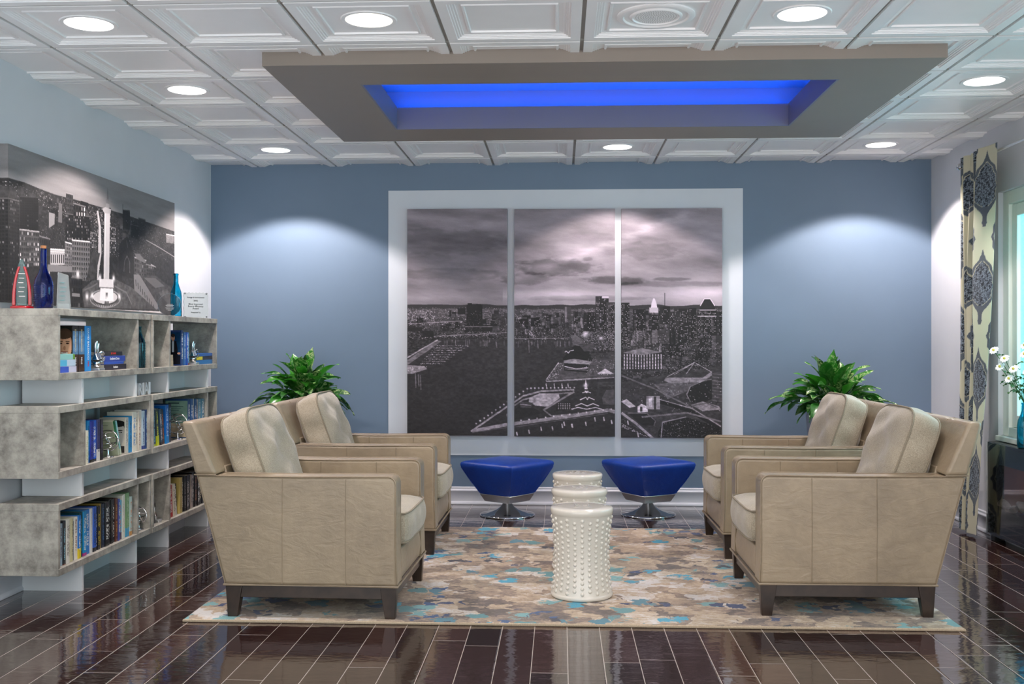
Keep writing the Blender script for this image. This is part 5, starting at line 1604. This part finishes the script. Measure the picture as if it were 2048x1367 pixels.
def painted_cover(name, kind, W_, H_, parent, loc, rz=0.0):
    """small picture on a book's board, facing -y"""
    n, m_ = 110, 80
    u0, v_ = np.meshgrid(np.linspace(0, 1, m_), np.linspace(0, 1, n))
    u = u0 - {'man': .24, 'suit': .24, 'portrait': .16}.get(kind, 0)
    c_ = np.zeros((n, m_, 3))
    def ell(cx, cy, rx, ry): return ((u - cx) / rx) ** 2 + ((v_ - cy) / ry) ** 2 < 1
    def put(mk, rgb): c_[mk] = np.array(rgb) / 255.0
    if kind == 'man':
        c_[:] = np.array([24, 28, 24]) / 255.0
        put((v_ > .70) & (np.abs(u - .50) < .22 + (v_ - .7) * 1.2), (120, 130, 150)); put((v_ > .66) & (np.abs(u - .5) < .12), (190, 130, 100))
        put(ell(.52, .30, .32, .27), (70, 52, 40)); put(ell(.50, .42, .28, .31), (206, 148, 116)); put(ell(.60, .46, .17, .24), (222, 166, 134))
        put(ell(.38, .38, .055, .018), (60, 40, 34)); put(ell(.62, .38, .055, .018), (60, 40, 34)); put(ell(.38, .335, .08, .012), (80, 56, 44)); put(ell(.62, .335, .08, .012), (80, 56, 44))
        put(ell(.51, .49, .045, .05), (190, 128, 98)); put(ell(.51, .60, .12, .028), (236, 220, 210)); put(ell(.51, .575, .13, .014), (170, 92, 80)); put(ell(.20, .44, .03, .07), (190, 128, 98)); put(ell(.80, .44, .03, .07), (200, 140, 110))
        put(ell(.50, .18, .27, .10), (78, 58, 44))
    elif kind == 'suit':
        c_[:] = (np.array([24, 70, 110]) / 255.0)[None, None] * (.6 + .5 * fbm(u * 6, v_ * 6, 5, 3))[..., None]
        put(v_ > .72, (18, 24, 36)); put((v_ > .27) & (v_ < 1.) & (np.abs(u - .42) < .15 + .25 * np.clip(v_ - .27, 0, .3)), (22, 24, 32))
        put((v_ > .28) & (v_ < .62) & (np.abs(u - .42) < .045), (200, 206, 214)); put(ell(.42, .17, .085, .10), (196, 150, 126)); put(ell(.42, .10, .09, .055), (52, 40, 34)); put(ell(.70, .66, .09, .03), (196, 150, 126))
        put(ell(.39, .16, .012, .008), (40, 30, 30)); put(ell(.45, .16, .012, .008), (40, 30, 30)); put(ell(.42, .22, .03, .007), (150, 90, 80))
    elif kind == 'portrait':
        c_[:] = np.array([204, 198, 184]) / 255.0
        put(ell(.52, .20, .42, .16), (40, 38, 38)); put(ell(.52, .44, .36, .36), (150, 146, 140)); put(ell(.66, .44, .20, .32), (196, 190, 182)); put((v_ > .80), (52, 50, 50)); put((v_ > .74) & (np.abs(u - .5) < .2), (130, 126, 120))
        put(ell(.38, .40, .07, .02), (30, 28, 28)); put(ell(.68, .40, .07, .02), (30, 28, 28)); put(ell(.36, .345, .10, .018), (50, 48, 46)); put(ell(.68, .345, .10, .018), (50, 48, 46)); put(ell(.52, .52, .06, .045), (120, 116, 112)); put(ell(.52, .64, .13, .022), (70, 66, 64))
        put(ell(.52, .15, .36, .10), (36, 34, 34)); put(ell(.40, .40, .02, .014), (210, 206, 200)); put(ell(.66, .40, .02, .014), (210, 206, 200))
    else:
        c_[:] = np.array([140, 178, 160]) / 255.0
        put(v_ > .62, (206, 190, 160)); c_ = c_ * (.8 + .3 * fbm(u * 4, v_ * 4, 8, 3))[..., None]
        for k in range(8): put((np.abs(v_ - .16 - k * .05) < .007) & (u > .15) & (u < .8 - (k % 3) * .1), (70, 96, 96))
        put((v_ < .08) & (u > .12) & (u < .62) & (v_ > .05), (50, 70, 76))
    P = np.zeros((n, m_, 3)); P[..., 0] = -W_ / 2 + u0 * W_; P[..., 2] = H_ - v_ * H_
    o = painted_grid(name, P, c_, M['photo'], parent)
    o.location = loc; o.rotation_euler = (0, 0, rz)
    return o

# ------- top shelf, nearer bookcase: three thick novels with lettered spines
GB3 = 'thick novels by one author on the top shelf'
defs = [(662, 712, (26, 22, 20), (96, 140, 176), 'black and blue novel, left of the three large lettered spines', 'THE FORGOTTEN', 'a'),
        (716, 770, (26, 22, 20), (96, 140, 176), 'black and blue novel, middle of the three large lettered spines', '', 'b'),
        (776, 831, (40, 142, 216), None, 'bright blue novel, right of the three large lettered spines', '', 'c')]
for k, (p0, p1, c_, band, lab, _, kk) in enumerate(defs):
    ya, yb = YX(p0 / 4.557, -2.428), YX(p1 / 4.557, -2.428)
    th = yb - ya - .001
    o = book(-2.428, (ya + yb) / 2, ZT + .0005, th, .233, .155, c_, wht, None, 0, lab, GB3, plain=True)
    sx = .0006
    rt = (PI / 2, PI / 2, 0)
    def spine_text(s_, size, mat, z, nm='spine_lettering', bold=0.0, sx=1.0):
        t_ = text_mesh(nm, s_, size, mat, o, (.0004, 0, z), (0, 0, 0), .0002, bold=bold)
        # read from top to bottom on a spine facing +x
        t_.scale = (sx, 1, 1)
        t_.rotation_euler = Matrix(((0, 0, 1), (0, 1, 0), (-1, 0, 0))).to_euler()
        return t_
    if kk != 'c':
        m = MB(); m.box(.0, -th/2 + .001, .088, .0004, th/2 - .001, .205); m.build('spine_sky_band', simple('cover_sky_blue', srgb(92, 136, 176), .4, nscale=30, namt=.25), o, smooth=False)
        m = MB(); m.box(.0, -th/2 + .001, .005, .0004, th/2 - .001, .087); m.build('spine_brown_band', simple('cover_brown', srgb(70, 44, 28), .4, nscale=40, namt=.3), o, smooth=False)
        spine_text('DAVID BALDACCI', .021, M['ink_gold'], .158, bold=.0003, sx=.66)
        spine_text('MILE', .022, M['ink_white'], .056, bold=.0004, sx=.8)
    else:
        spine_text('DAVID BALDACCI', .0235, M['ink_white'], .140, bold=.0003, sx=.86)
        spine_text('FIX', .019, M['ink_red'], .038, bold=.0004)
    if k == 0:
        painted_cover('author_photo', 'man', .145, .215, o, (-.078, -th/2 - .0006, .010))

def flat_book(x_front, yc, z, th, L, depth, color, label, group, ink=wht, band=None, yaw=0.0, text=None, tmat=None, tsize=.012):
    """book lying down, spine towards +x"""
    m = MB(); bt = .002
    m.box(-depth, -L/2, 0, 0, L/2, bt); m.box(-depth, -L/2, th - bt, 0, L/2, th); m.box(-bt, -L/2, bt, 0, L/2, th - bt)
    o = m.build('book', M['cover_plain'], bevel=.0008)
    MB().box(-depth + .003, -L/2 + .003, bt + .0002, -bt - .0002, L/2 - .003, th - bt - .0002).build('pages', M['pages'], o, smooth=False)
    o.location = (x_front, yc, z); o.rotation_euler = (0, 0, yaw); o.color = srgb(*color)
    tag(o, label, 'book', group)
    if text:
        t_ = text_mesh('spine_lettering', text, tsize, tmat or M['ink_white'], o, (.0004, 0, th / 2), (0, 0, 0), .0002, bold=.0002)
        t_.rotation_euler = (PI / 2, 0, PI / 2)
    if band:
        m = MB(); m.box(0, -L/2 + .002, .001, .0004, -L/2 + .002 + L * band[0], th - .001)
        m.build('spine_patch', simple('cover_patch', srgb(*band[1]), .4), o, smooth=False)
    return o
G = 'books stacked flat at the near end of the top shelf'
yc = 5.045
z = ZT + .0005
for k, (c_, th, lab, bd, yo) in enumerate((((206, 204, 222), .031, 'white and blue book, bottom of the small stack below the portrait', (.55, (60, 90, 190)), .010),
                                 ((196, 214, 230), .032, 'pale blue and white book, middle of the small stack below the portrait', (.5, (90, 180, 216)), 0),
                                 ((150, 206, 200), .028, 'aqua and green book, topmost of the small stack below the portrait', None, -.008))):
    o = flat_book(-2.420, yc + yo, z, th, .19, .13, c_, lab, G, band=bd)
    if k == 2:
        m = MB(); m.box(0, .075, .001, .0004, .094, th - .001); m.build('spine_patch', simple('cover_green', srgb(110, 160, 50), .4), o, smooth=False)
    z += th + .0004
G = 'books stacked flat beside the silver hand'
ya, yb = YX(900 / 4.557, -2.44), YX(1140 / 4.557, -2.44)
z = ZT + .0005
for (c_, th, L, yo, lab, tx, tm, ts) in (((34, 22, 40), .030, .285, .008, 'dark plum book, bottom of the stack beside the silver hand', 'Incident', M['ink_white'], .018),
                                     ((34, 78, 176), .014, .25, -.010, 'thin blue book, second from the bottom beside the silver hand', None, None, 0),
                                     ((30, 62, 160), .031, .275, -.004, 'blue book with white lettering, second from the top beside the silver hand', 'Southern Cross', M['ink_white'], .019),
                                     ((24, 22, 26), .024, .235, -.020, 'black book with red lettering, topmost of the stack beside the silver hand', 'SIX YEARS', M['ink_red'], .014)):
    flat_book(-2.425, (ya + yb) / 2 + yo, z, th, L, .15, c_, lab, G, text=tx, tmat=tm, tsize=ts)
    z += th + .0004

def silver_hand(yc, label, x=-2.45):
    root = empty('hand_bookend', (x, yc, ZT), 0, label, 'bookend', 'silver hand sculptures')
    MB().box(-.03, -.035, 0, .03, .035, .014).build('base_block', M['brushed'], root, bevel=.002)
    # one skinned hand: wrist, palm, three raised fingers, forefinger and thumb closing a ring
    pts = {'w': (0, 0, .012, .017), 'p': (0, -.002, .045, .023), 'p2': (0, -.004, .068, .025),
           'a1': (.004, -.020, .092, .0085), 'a2': (.004, -.026, .125, .0075), 'a3': (.008, -.026, .152, .006),
           'b1': (.003, -.008, .097, .0088), 'b2': (.002, -.010, .132, .0078), 'b3': (.006, -.008, .160, .006),
           'c1': (.002, .005, .096, .0085), 'c2': (.002, .010, .126, .0076), 'c3': (.006, .014, .148, .006),
           'd1': (.004, .017, .090, .0088), 'd2': (.014, .036, .100, .0080), 'd3': (.020, .050, .082, .0065),
           't1': (.006, .018, .045, .011), 't2': (.016, .038, .052, .009), 't3': (.021, .051, .072, .007)}
    ed = [('w','p'),('p','p2'),('p2','a1'),('a1','a2'),('a2','a3'),('p2','b1'),('b1','b2'),('b2','b3'),('p2','c1'),('c1','c2'),('c2','c3'),('p2','d1'),('d1','d2'),('d2','d3'),('p','t1'),('t1','t2'),('t2','t3')]
    keys = list(pts)
    me = bpy.data.meshes.new('hand')
    me.from_pydata([pts[k][:3] for k in keys], [(keys.index(a), keys.index(b)) for a, b in ed], [])
    o = bpy.data.objects.new('hand', me); link(o, root)
    me.materials.append(M['silver'])
    sk = o.modifiers.new('skin', 'SKIN'); sk.use_smooth_shade = True
    for k, v in zip(keys, me.skin_vertices[0].data):
        r_ = pts[k][3]; v.radius = (r_, r_)
    me.skin_vertices[0].data[0].use_root = True
    sb = o.modifiers.new('sub', 'SUBSURF'); sb.levels = 2; sb.render_levels = 2
    return root
silver_hand((YX(830 / 4.557, -2.45) + YX(905 / 4.557, -2.45)) / 2 - .006, 'silver hand sculpture making a ring with its fingers, on the nearer bookcase', -2.44)
silver_hand(YX(1746 / 4.557, -2.45), 'small silver hand sculpture on the farther bookcase', -2.44)

# ------- bottles
def bottle(loc, prof, mat, label, inner=.0025, studs=None, cork=False, group=None):
    root = empty('glass_bottle', loc, 0, label, 'bottle', group)
    ins = [(max(.0005, r_ - inner), z + (.003 if i == 0 else 0)) for i, (r_, z) in enumerate(prof)]
    ins[0] = (.0005, .006); ins.insert(1, (max(.001, prof[1][0] - inner), .008))
    m = MB().lathe([(.0005, .002)] + prof + ins[::-1], seg=36, caps=False)
    if studs:
        for zz in studs[0]:
            for k in range(studs[1]):
                a = 2 * PI * k / studs[1]
                m.ball((studs[2] * math.cos(a), studs[2] * math.sin(a), zz), .0024, 6, 4)
    m.build('bottle_body', mat, root, angle=60)
    if cork:
        MB().lathe([(.0105, prof[-1][1] - .008), (.012, prof[-1][1] + .001), (.0135, prof[-1][1] + .014), (.0005, prof[-1][1] + .015)], seg=20).build('cork', M['cork'], root)
    return root
ZS = LV[2][1] + .0005
bx = -2.50
bottle((bx, YX(87, bx), ZS), [(.040, 0), (.0435, .004), (.044, .10), (.043, .125), (.036, .150), (.024, .172), (.0165, .195), (.0145, .22), (.0140, .290), (.0150, .2905)],
       M['glass_blue'], 'cobalt blue bottle with a cork, on top of the nearer bookcase', cork=True, studs=([.012 + .010 * k for k in range(11)], 22, .0436))
bx = -2.47
bottle((bx - .04, YX(352, bx - .04), ZS), [(.034, 0), (.037, .004), (.037, .135), (.034, .165), (.022, .200), (.0155, .225), (.0140, .272), (.0165, .274), (.0165, .284), (.0150, .286)],
       M['glass_turq'], 'turquoise bottle behind the round award, on the farther bookcase')
bx = -2.45
bottle((bx, YX(279, bx), ZT + .0005), [(.031, 0), (.033, .004), (.033, .140), (.031, .160), (.018, .188), (.0115, .205), (.0105, .232), (.0125, .234), (.0125, .240), (.0118, .241)],
       M['glass_teal'], 'teal bottle with raised dots inside the top shelf', studs=([.018 + .016 * k for k in range(9)], 12, .0330))

# ------- awards on the top
def award(name, px, x, label, cat='award', rz=0.0, z=ZS):
    return empty(name, (x, YX(px, x), z), rz, label, cat, 'awards on top of the bookcases')
r = award('crystal_award', 44, -2.625, 'red and clear pointed award with a red base, at the left end', rz=math.radians(22))
MB().lathe([(.052, 0), (.055, .004), (.052, .012), (.046, .015)], seg=36, sy=.62).build('base', M['red_glass'], r)
def blade(m, side):
    pts_o, pts_i = [], []
    for k in range(13):
        f = k / 12
        z = .016 + .190 * f
        w = .044 * (1 - .62 * f ** 2.4)
        pts_o.append((side * w, z)); pts_i.append((side * (w - .016 * (1 - .3 * f)), z))
    if side > 0: poly = pts_o + pts_i[::-1]
    else: poly = pts_i + pts_o[::-1]
    m.prism_xz([(x, z) for x, z in poly], -.014, .014)
for s_ in (-1, 1):
    m = MB(); blade(m, s_); m.build('red_wing', M['red_glass'], r, bevel=.003)
m = MB()
m.prism_xz([(-.024, .016), (.024, .016), (.026, .12), (.020, .20), (.008, .236), (0, .246), (-.008, .236), (-.020, .20), (-.026, .12)], -.010, .010)
m.build('crystal_core', M['glass_aqua'], r, bevel=.003)
m = MB()
for k in range(6): m.box(-.016 + (k % 2) * .003, -.0112, .17 - k * .022, .015 - (k * 7 % 5) * .002, -.0104, .1725 - k * .022)
m.build('engraving', M['ink_white'], r, smooth=False)

t = NT('milky_crystal'); v = t.coord('Object')
t.set(color=t.mix(t.noise(v, 12, 3), (.86, .90, .88, 1), (.98, 1, 1, 1)), rough=.08, trans=.82, ior=1.35)
M['crystal_milky'] = t.m
r = award('crystal_obelisk', 127, -2.49, 'clear crystal obelisk award with a slanted top', rz=math.radians(30))
m = MB(); m.hexa([(-.034, -.022, 0), (.034, -.022, 0), (.034, .022, 0), (-.034, .022, 0), (-.026, -.014, .188), (.022, -.014, .172), (.022, .014, .172), (-.026, .014, .188)])
m.build('crystal', M['crystal_milky'], r, bevel=.003)
m = MB()
for k in range(5): m.box(-.018, -.0228, .045 + k * .022, .004 + (k * 5 % 4) * .003, -.0200 + k*.0007, .048 + k * .022)
m.build('engraving', M['glass_aqua'], r, smooth=False)

r = award('round_glass_award', 339, -2.45, 'round clear glass award in front of the turquoise bottle', rz=math.radians(28))
m = MB()
m.lathe([(.0005, -.009), (.062, -.009), (.070, -.004), (.070, .004), (.062, .009), (.0005, .009)], seg=48, caps=False)
for v_ in m.bm.verts: v_.co = Vector((v_.co.x, v_.co.z, v_.co.y + .072))
m.build('glass_disc', M['glass_thin'], r)
m = MB(); m.lathe([(.068, -.0102), (.0715, -.0105), (.0715, -.0095), (.068, -.0092)], seg=48, caps=False)
for v_ in m.bm.verts: v_.co = Vector((v_.co.x, v_.co.z, v_.co.y + .072))
m.build('bevelled_rim', M['glass_clear'], r)
MB().box(-.03, -.018, 0, .03, .018, .006).build('foot', M['glass_clear'], r, bevel=.001)
m = MB()
for k, w in enumerate((.018, .024, .020, .026, .022, .012)): m.box(-w, -.0102, .074 - k * .0075, w, -.0096, .0755 - k * .0075)
m.build('engraving', M['ink_white'], r, smooth=False)

r = award('glass_plaque', 391, -2.475, 'upright frosted glass plaque with dark lettering, at the right end of the top', rz=math.radians(30))
t = NT('frosted_glass'); v = t.coord('Object')
t.set(color=t.mix(t.noise(v, 30, 3), (.78, .82, .80, 1), (.90, .93, .92, 1)), rough=.22, trans=.75, ior=1.4)
M['frost'] = t.m
m = MB()
n = 22
pts = []
for k in range(n): pts.append((-.082 + .164 * k / n, .003 + .002 * math.sin(k * 2.3)))
for k in range(8): pts.append((.084 + .002 * math.sin(k * 3.1), .004 + .168 * k / 8))
for k in range(n): pts.append((.080 - .156 * k / n, .172 + .003 * math.sin(k * 1.9)))
for k in range(8): pts.append((-.078 - .002 * math.sin(k * 2.7), .172 - .168 * k / 8))
m.prism_xz(pts, -.006, .006)
m.build('glass_sheet', M['frost'], r, bevel=.002)
for (s_, z, sz) in (('Energy & Environment', .140, .0125), ('2002', .118, .0145), ('Most Improved', .095, .0150), ('Energy Efficiency', .080, .0150), ('Award', .065, .0150), ('Presented To', .038, .0115)):
    text_mesh('lettering', s_, sz, M['ink'], r, (0, -.0070, z), (PI / 2, 0, 0), .0002, bold=.0003)
for sx, sz in ((-.07, .165), (.072, .165), (-.07, .010), (.072, .010)):
    MB().tube([(sx, -.010, sz), (sx, .010, sz)], .0035, 8).build('pin', M['ink'], r)

# ------- farther bookcase, top shelf
GF = 'blue books upright on the top shelf, farther bookcase'
row(ZT, [(1652, 1671, .226, (34, 62, 118), 'navy'), (1673, 1687, .214, (60, 110, 170), 'mid blue'), (1689, 1704, .214, (40, 84, 176), 'royal blue'), (1705, 1721, .212, (70, 160, 200), 'sky blue', wht, (150, 60, 60))],
    'on the top shelf of the farther bookcase', GF, 4.557, -2.42)
fb = [o for o in C.objects if o.get('group') == GF][0]
painted_cover('cover_photo', 'suit', .140, .205, fb, (-.076, -TH[fb.name] / 2 - .0007, .008))
mb_ = [o for o in C.objects if o.get('label', '').startswith('cream portrait book')][0]
painted_cover('cover_portrait', 'portrait', .140, .190, mb_, (-.076, -TH[mb_.name] / 2 - .0007, .004))
nb = [o for o in C.objects if o.get('label', '').startswith('navy book, seventh')][0]
painted_cover('cover_scene', 'green', .145, .235, nb, (-.074, -TH[nb.name] / 2 - .0007, .006))
G = 'blue books stacked flat on the top shelf, farther bookcase'
ya, yb = YX(1770 / 4.557, -2.43), YX(1925 / 4.557, -2.43)
z = ZT + .0005
for (c_, th, L, lab, bd) in (((34, 110, 170), .029, yb - ya, 'blue book, bottom of the flat stack by the small silver hand', None), ((26, 30, 50), .024, yb - ya - .01, 'black and yellow book, middle of the flat stack by the small silver hand', (.35, (214, 200, 40))),
                          ((40, 96, 170), .022, yb - ya - .03, 'blue book, topmost of the flat stack by the small silver hand', None)):
    flat_book(-2.42, (ya + yb) / 2 + .01, z, th, L, .15, c_, lab, G, band=bd)
    z += th + .0004
G = 'little cream books stacked at the left of the farther top shelf'
z = ZT + .0005
for k, th in enumerate((.014, .020, .020, .016)):
    flat_book(-2.418, YX(1549 / 4.557, -2.43), z, th, .052 - .004 * k, .09, (196, 178, 150), ('bottom', 'second lowest', 'third lowest', 'topmost')[k] + ' little cream book in the pile at the left end of the farther shelf', G)
    z += th + .0004

# ------- wire sphere bookends and the rest
def sphere_bookend(yc, z, R_, label, x=-2.45):
    root = empty('ring_bookend', (x, yc, z), 0, label, 'bookend', 'silver ring bookends')
    MB().lathe([(.030, 0), (.032, .004), (.030, .008), (.010, .012), (.007, .02), (.0065, .045), (.0005, .046)], seg=24).build('foot', M['silver'], root)
    for k, (a, b_) in enumerate(((0, 0), (1.05, .5), (2.1, -.5), (.5, 1.2))):
        mt = Matrix.Rotation(a, 4, 'Z') @ Matrix.Rotation(PI / 2 + b_, 4, 'X')
        c0 = Vector((0, 0, R_ + .035))
        pts = [c0 + mt @ Vector((R_ * math.cos(q * 2 * PI / 32), R_ * math.sin(q * 2 * PI / 32), 0)) for q in range(32)]
        MB().tube(pts, .0028, 8, closed=True).build('ring', M['silver'], root)
    return root
sphere_bookend(YX(985 / 4.655, -2.45), ZM + .0005, .056, 'open sphere of silver rings on the nearer bookcase, before the pale green book', -2.438)
sphere_bookend(YX(1640 / 4.655, -2.45), ZM + .0005, .064, 'open sphere of silver rings on the farther bookcase, middle shelf', -2.44)
sphere_bookend(YX(1262 / 4.557, -2.45), ZB + .0005, .048, 'open sphere of silver rings in the small bottom compartment', -2.45)
# silver bird-like loop on a block in the bottom shelf
r = empty('loop_sculpture', (-2.45, YX(1416 / 4.557, -2.45), ZB + .0005), 0, 'slim silver loop sculpture on a grey block, bottom shelf', 'sculpture')
MB().box(-.03, -.03, 0, .03, .03, .018).build('base_block', M['brushed'], r, bevel=.002)
MB().tube([(0, .010, .018), (0, .0, .04), (.0, -.012, .065), (0, -.016, .095), (0, -.010, .115), (0, -.004, .095), (0, -.006, .065), (0, .004, .04), (0, .020, .022)], [.006, .006, .006, .005, .004, .005, .006, .006, .005], 8).build('loop', M['silver'], r)
# white letters standing in the gap
for k, (ch, px, sz, yw) in enumerate((('R', 1291, .098, 0), ('I', 1321, .098, .35), ('A', 1350, .098, 0), ('I', 1383, .098, .6))):
    xx = -2.44
    o = empty('standing_letter', (xx, YX(px / 4.655, xx), LV[1][1] + .0005), PI / 2 - yw, 'white standing letter %s on the middle box, %s from the left' % (ch, ORD[k]), 'letter', 'white standing letters')
    t_ = text_mesh('letter_shape', ch, sz, M['white_lam'], o, (0, 0, 0), (PI / 2, 0, 0), .010, bold=.002)
    zmin = min(v.co.y for v in t_.data.vertices)
    t_.location = (0, 0, -zmin)
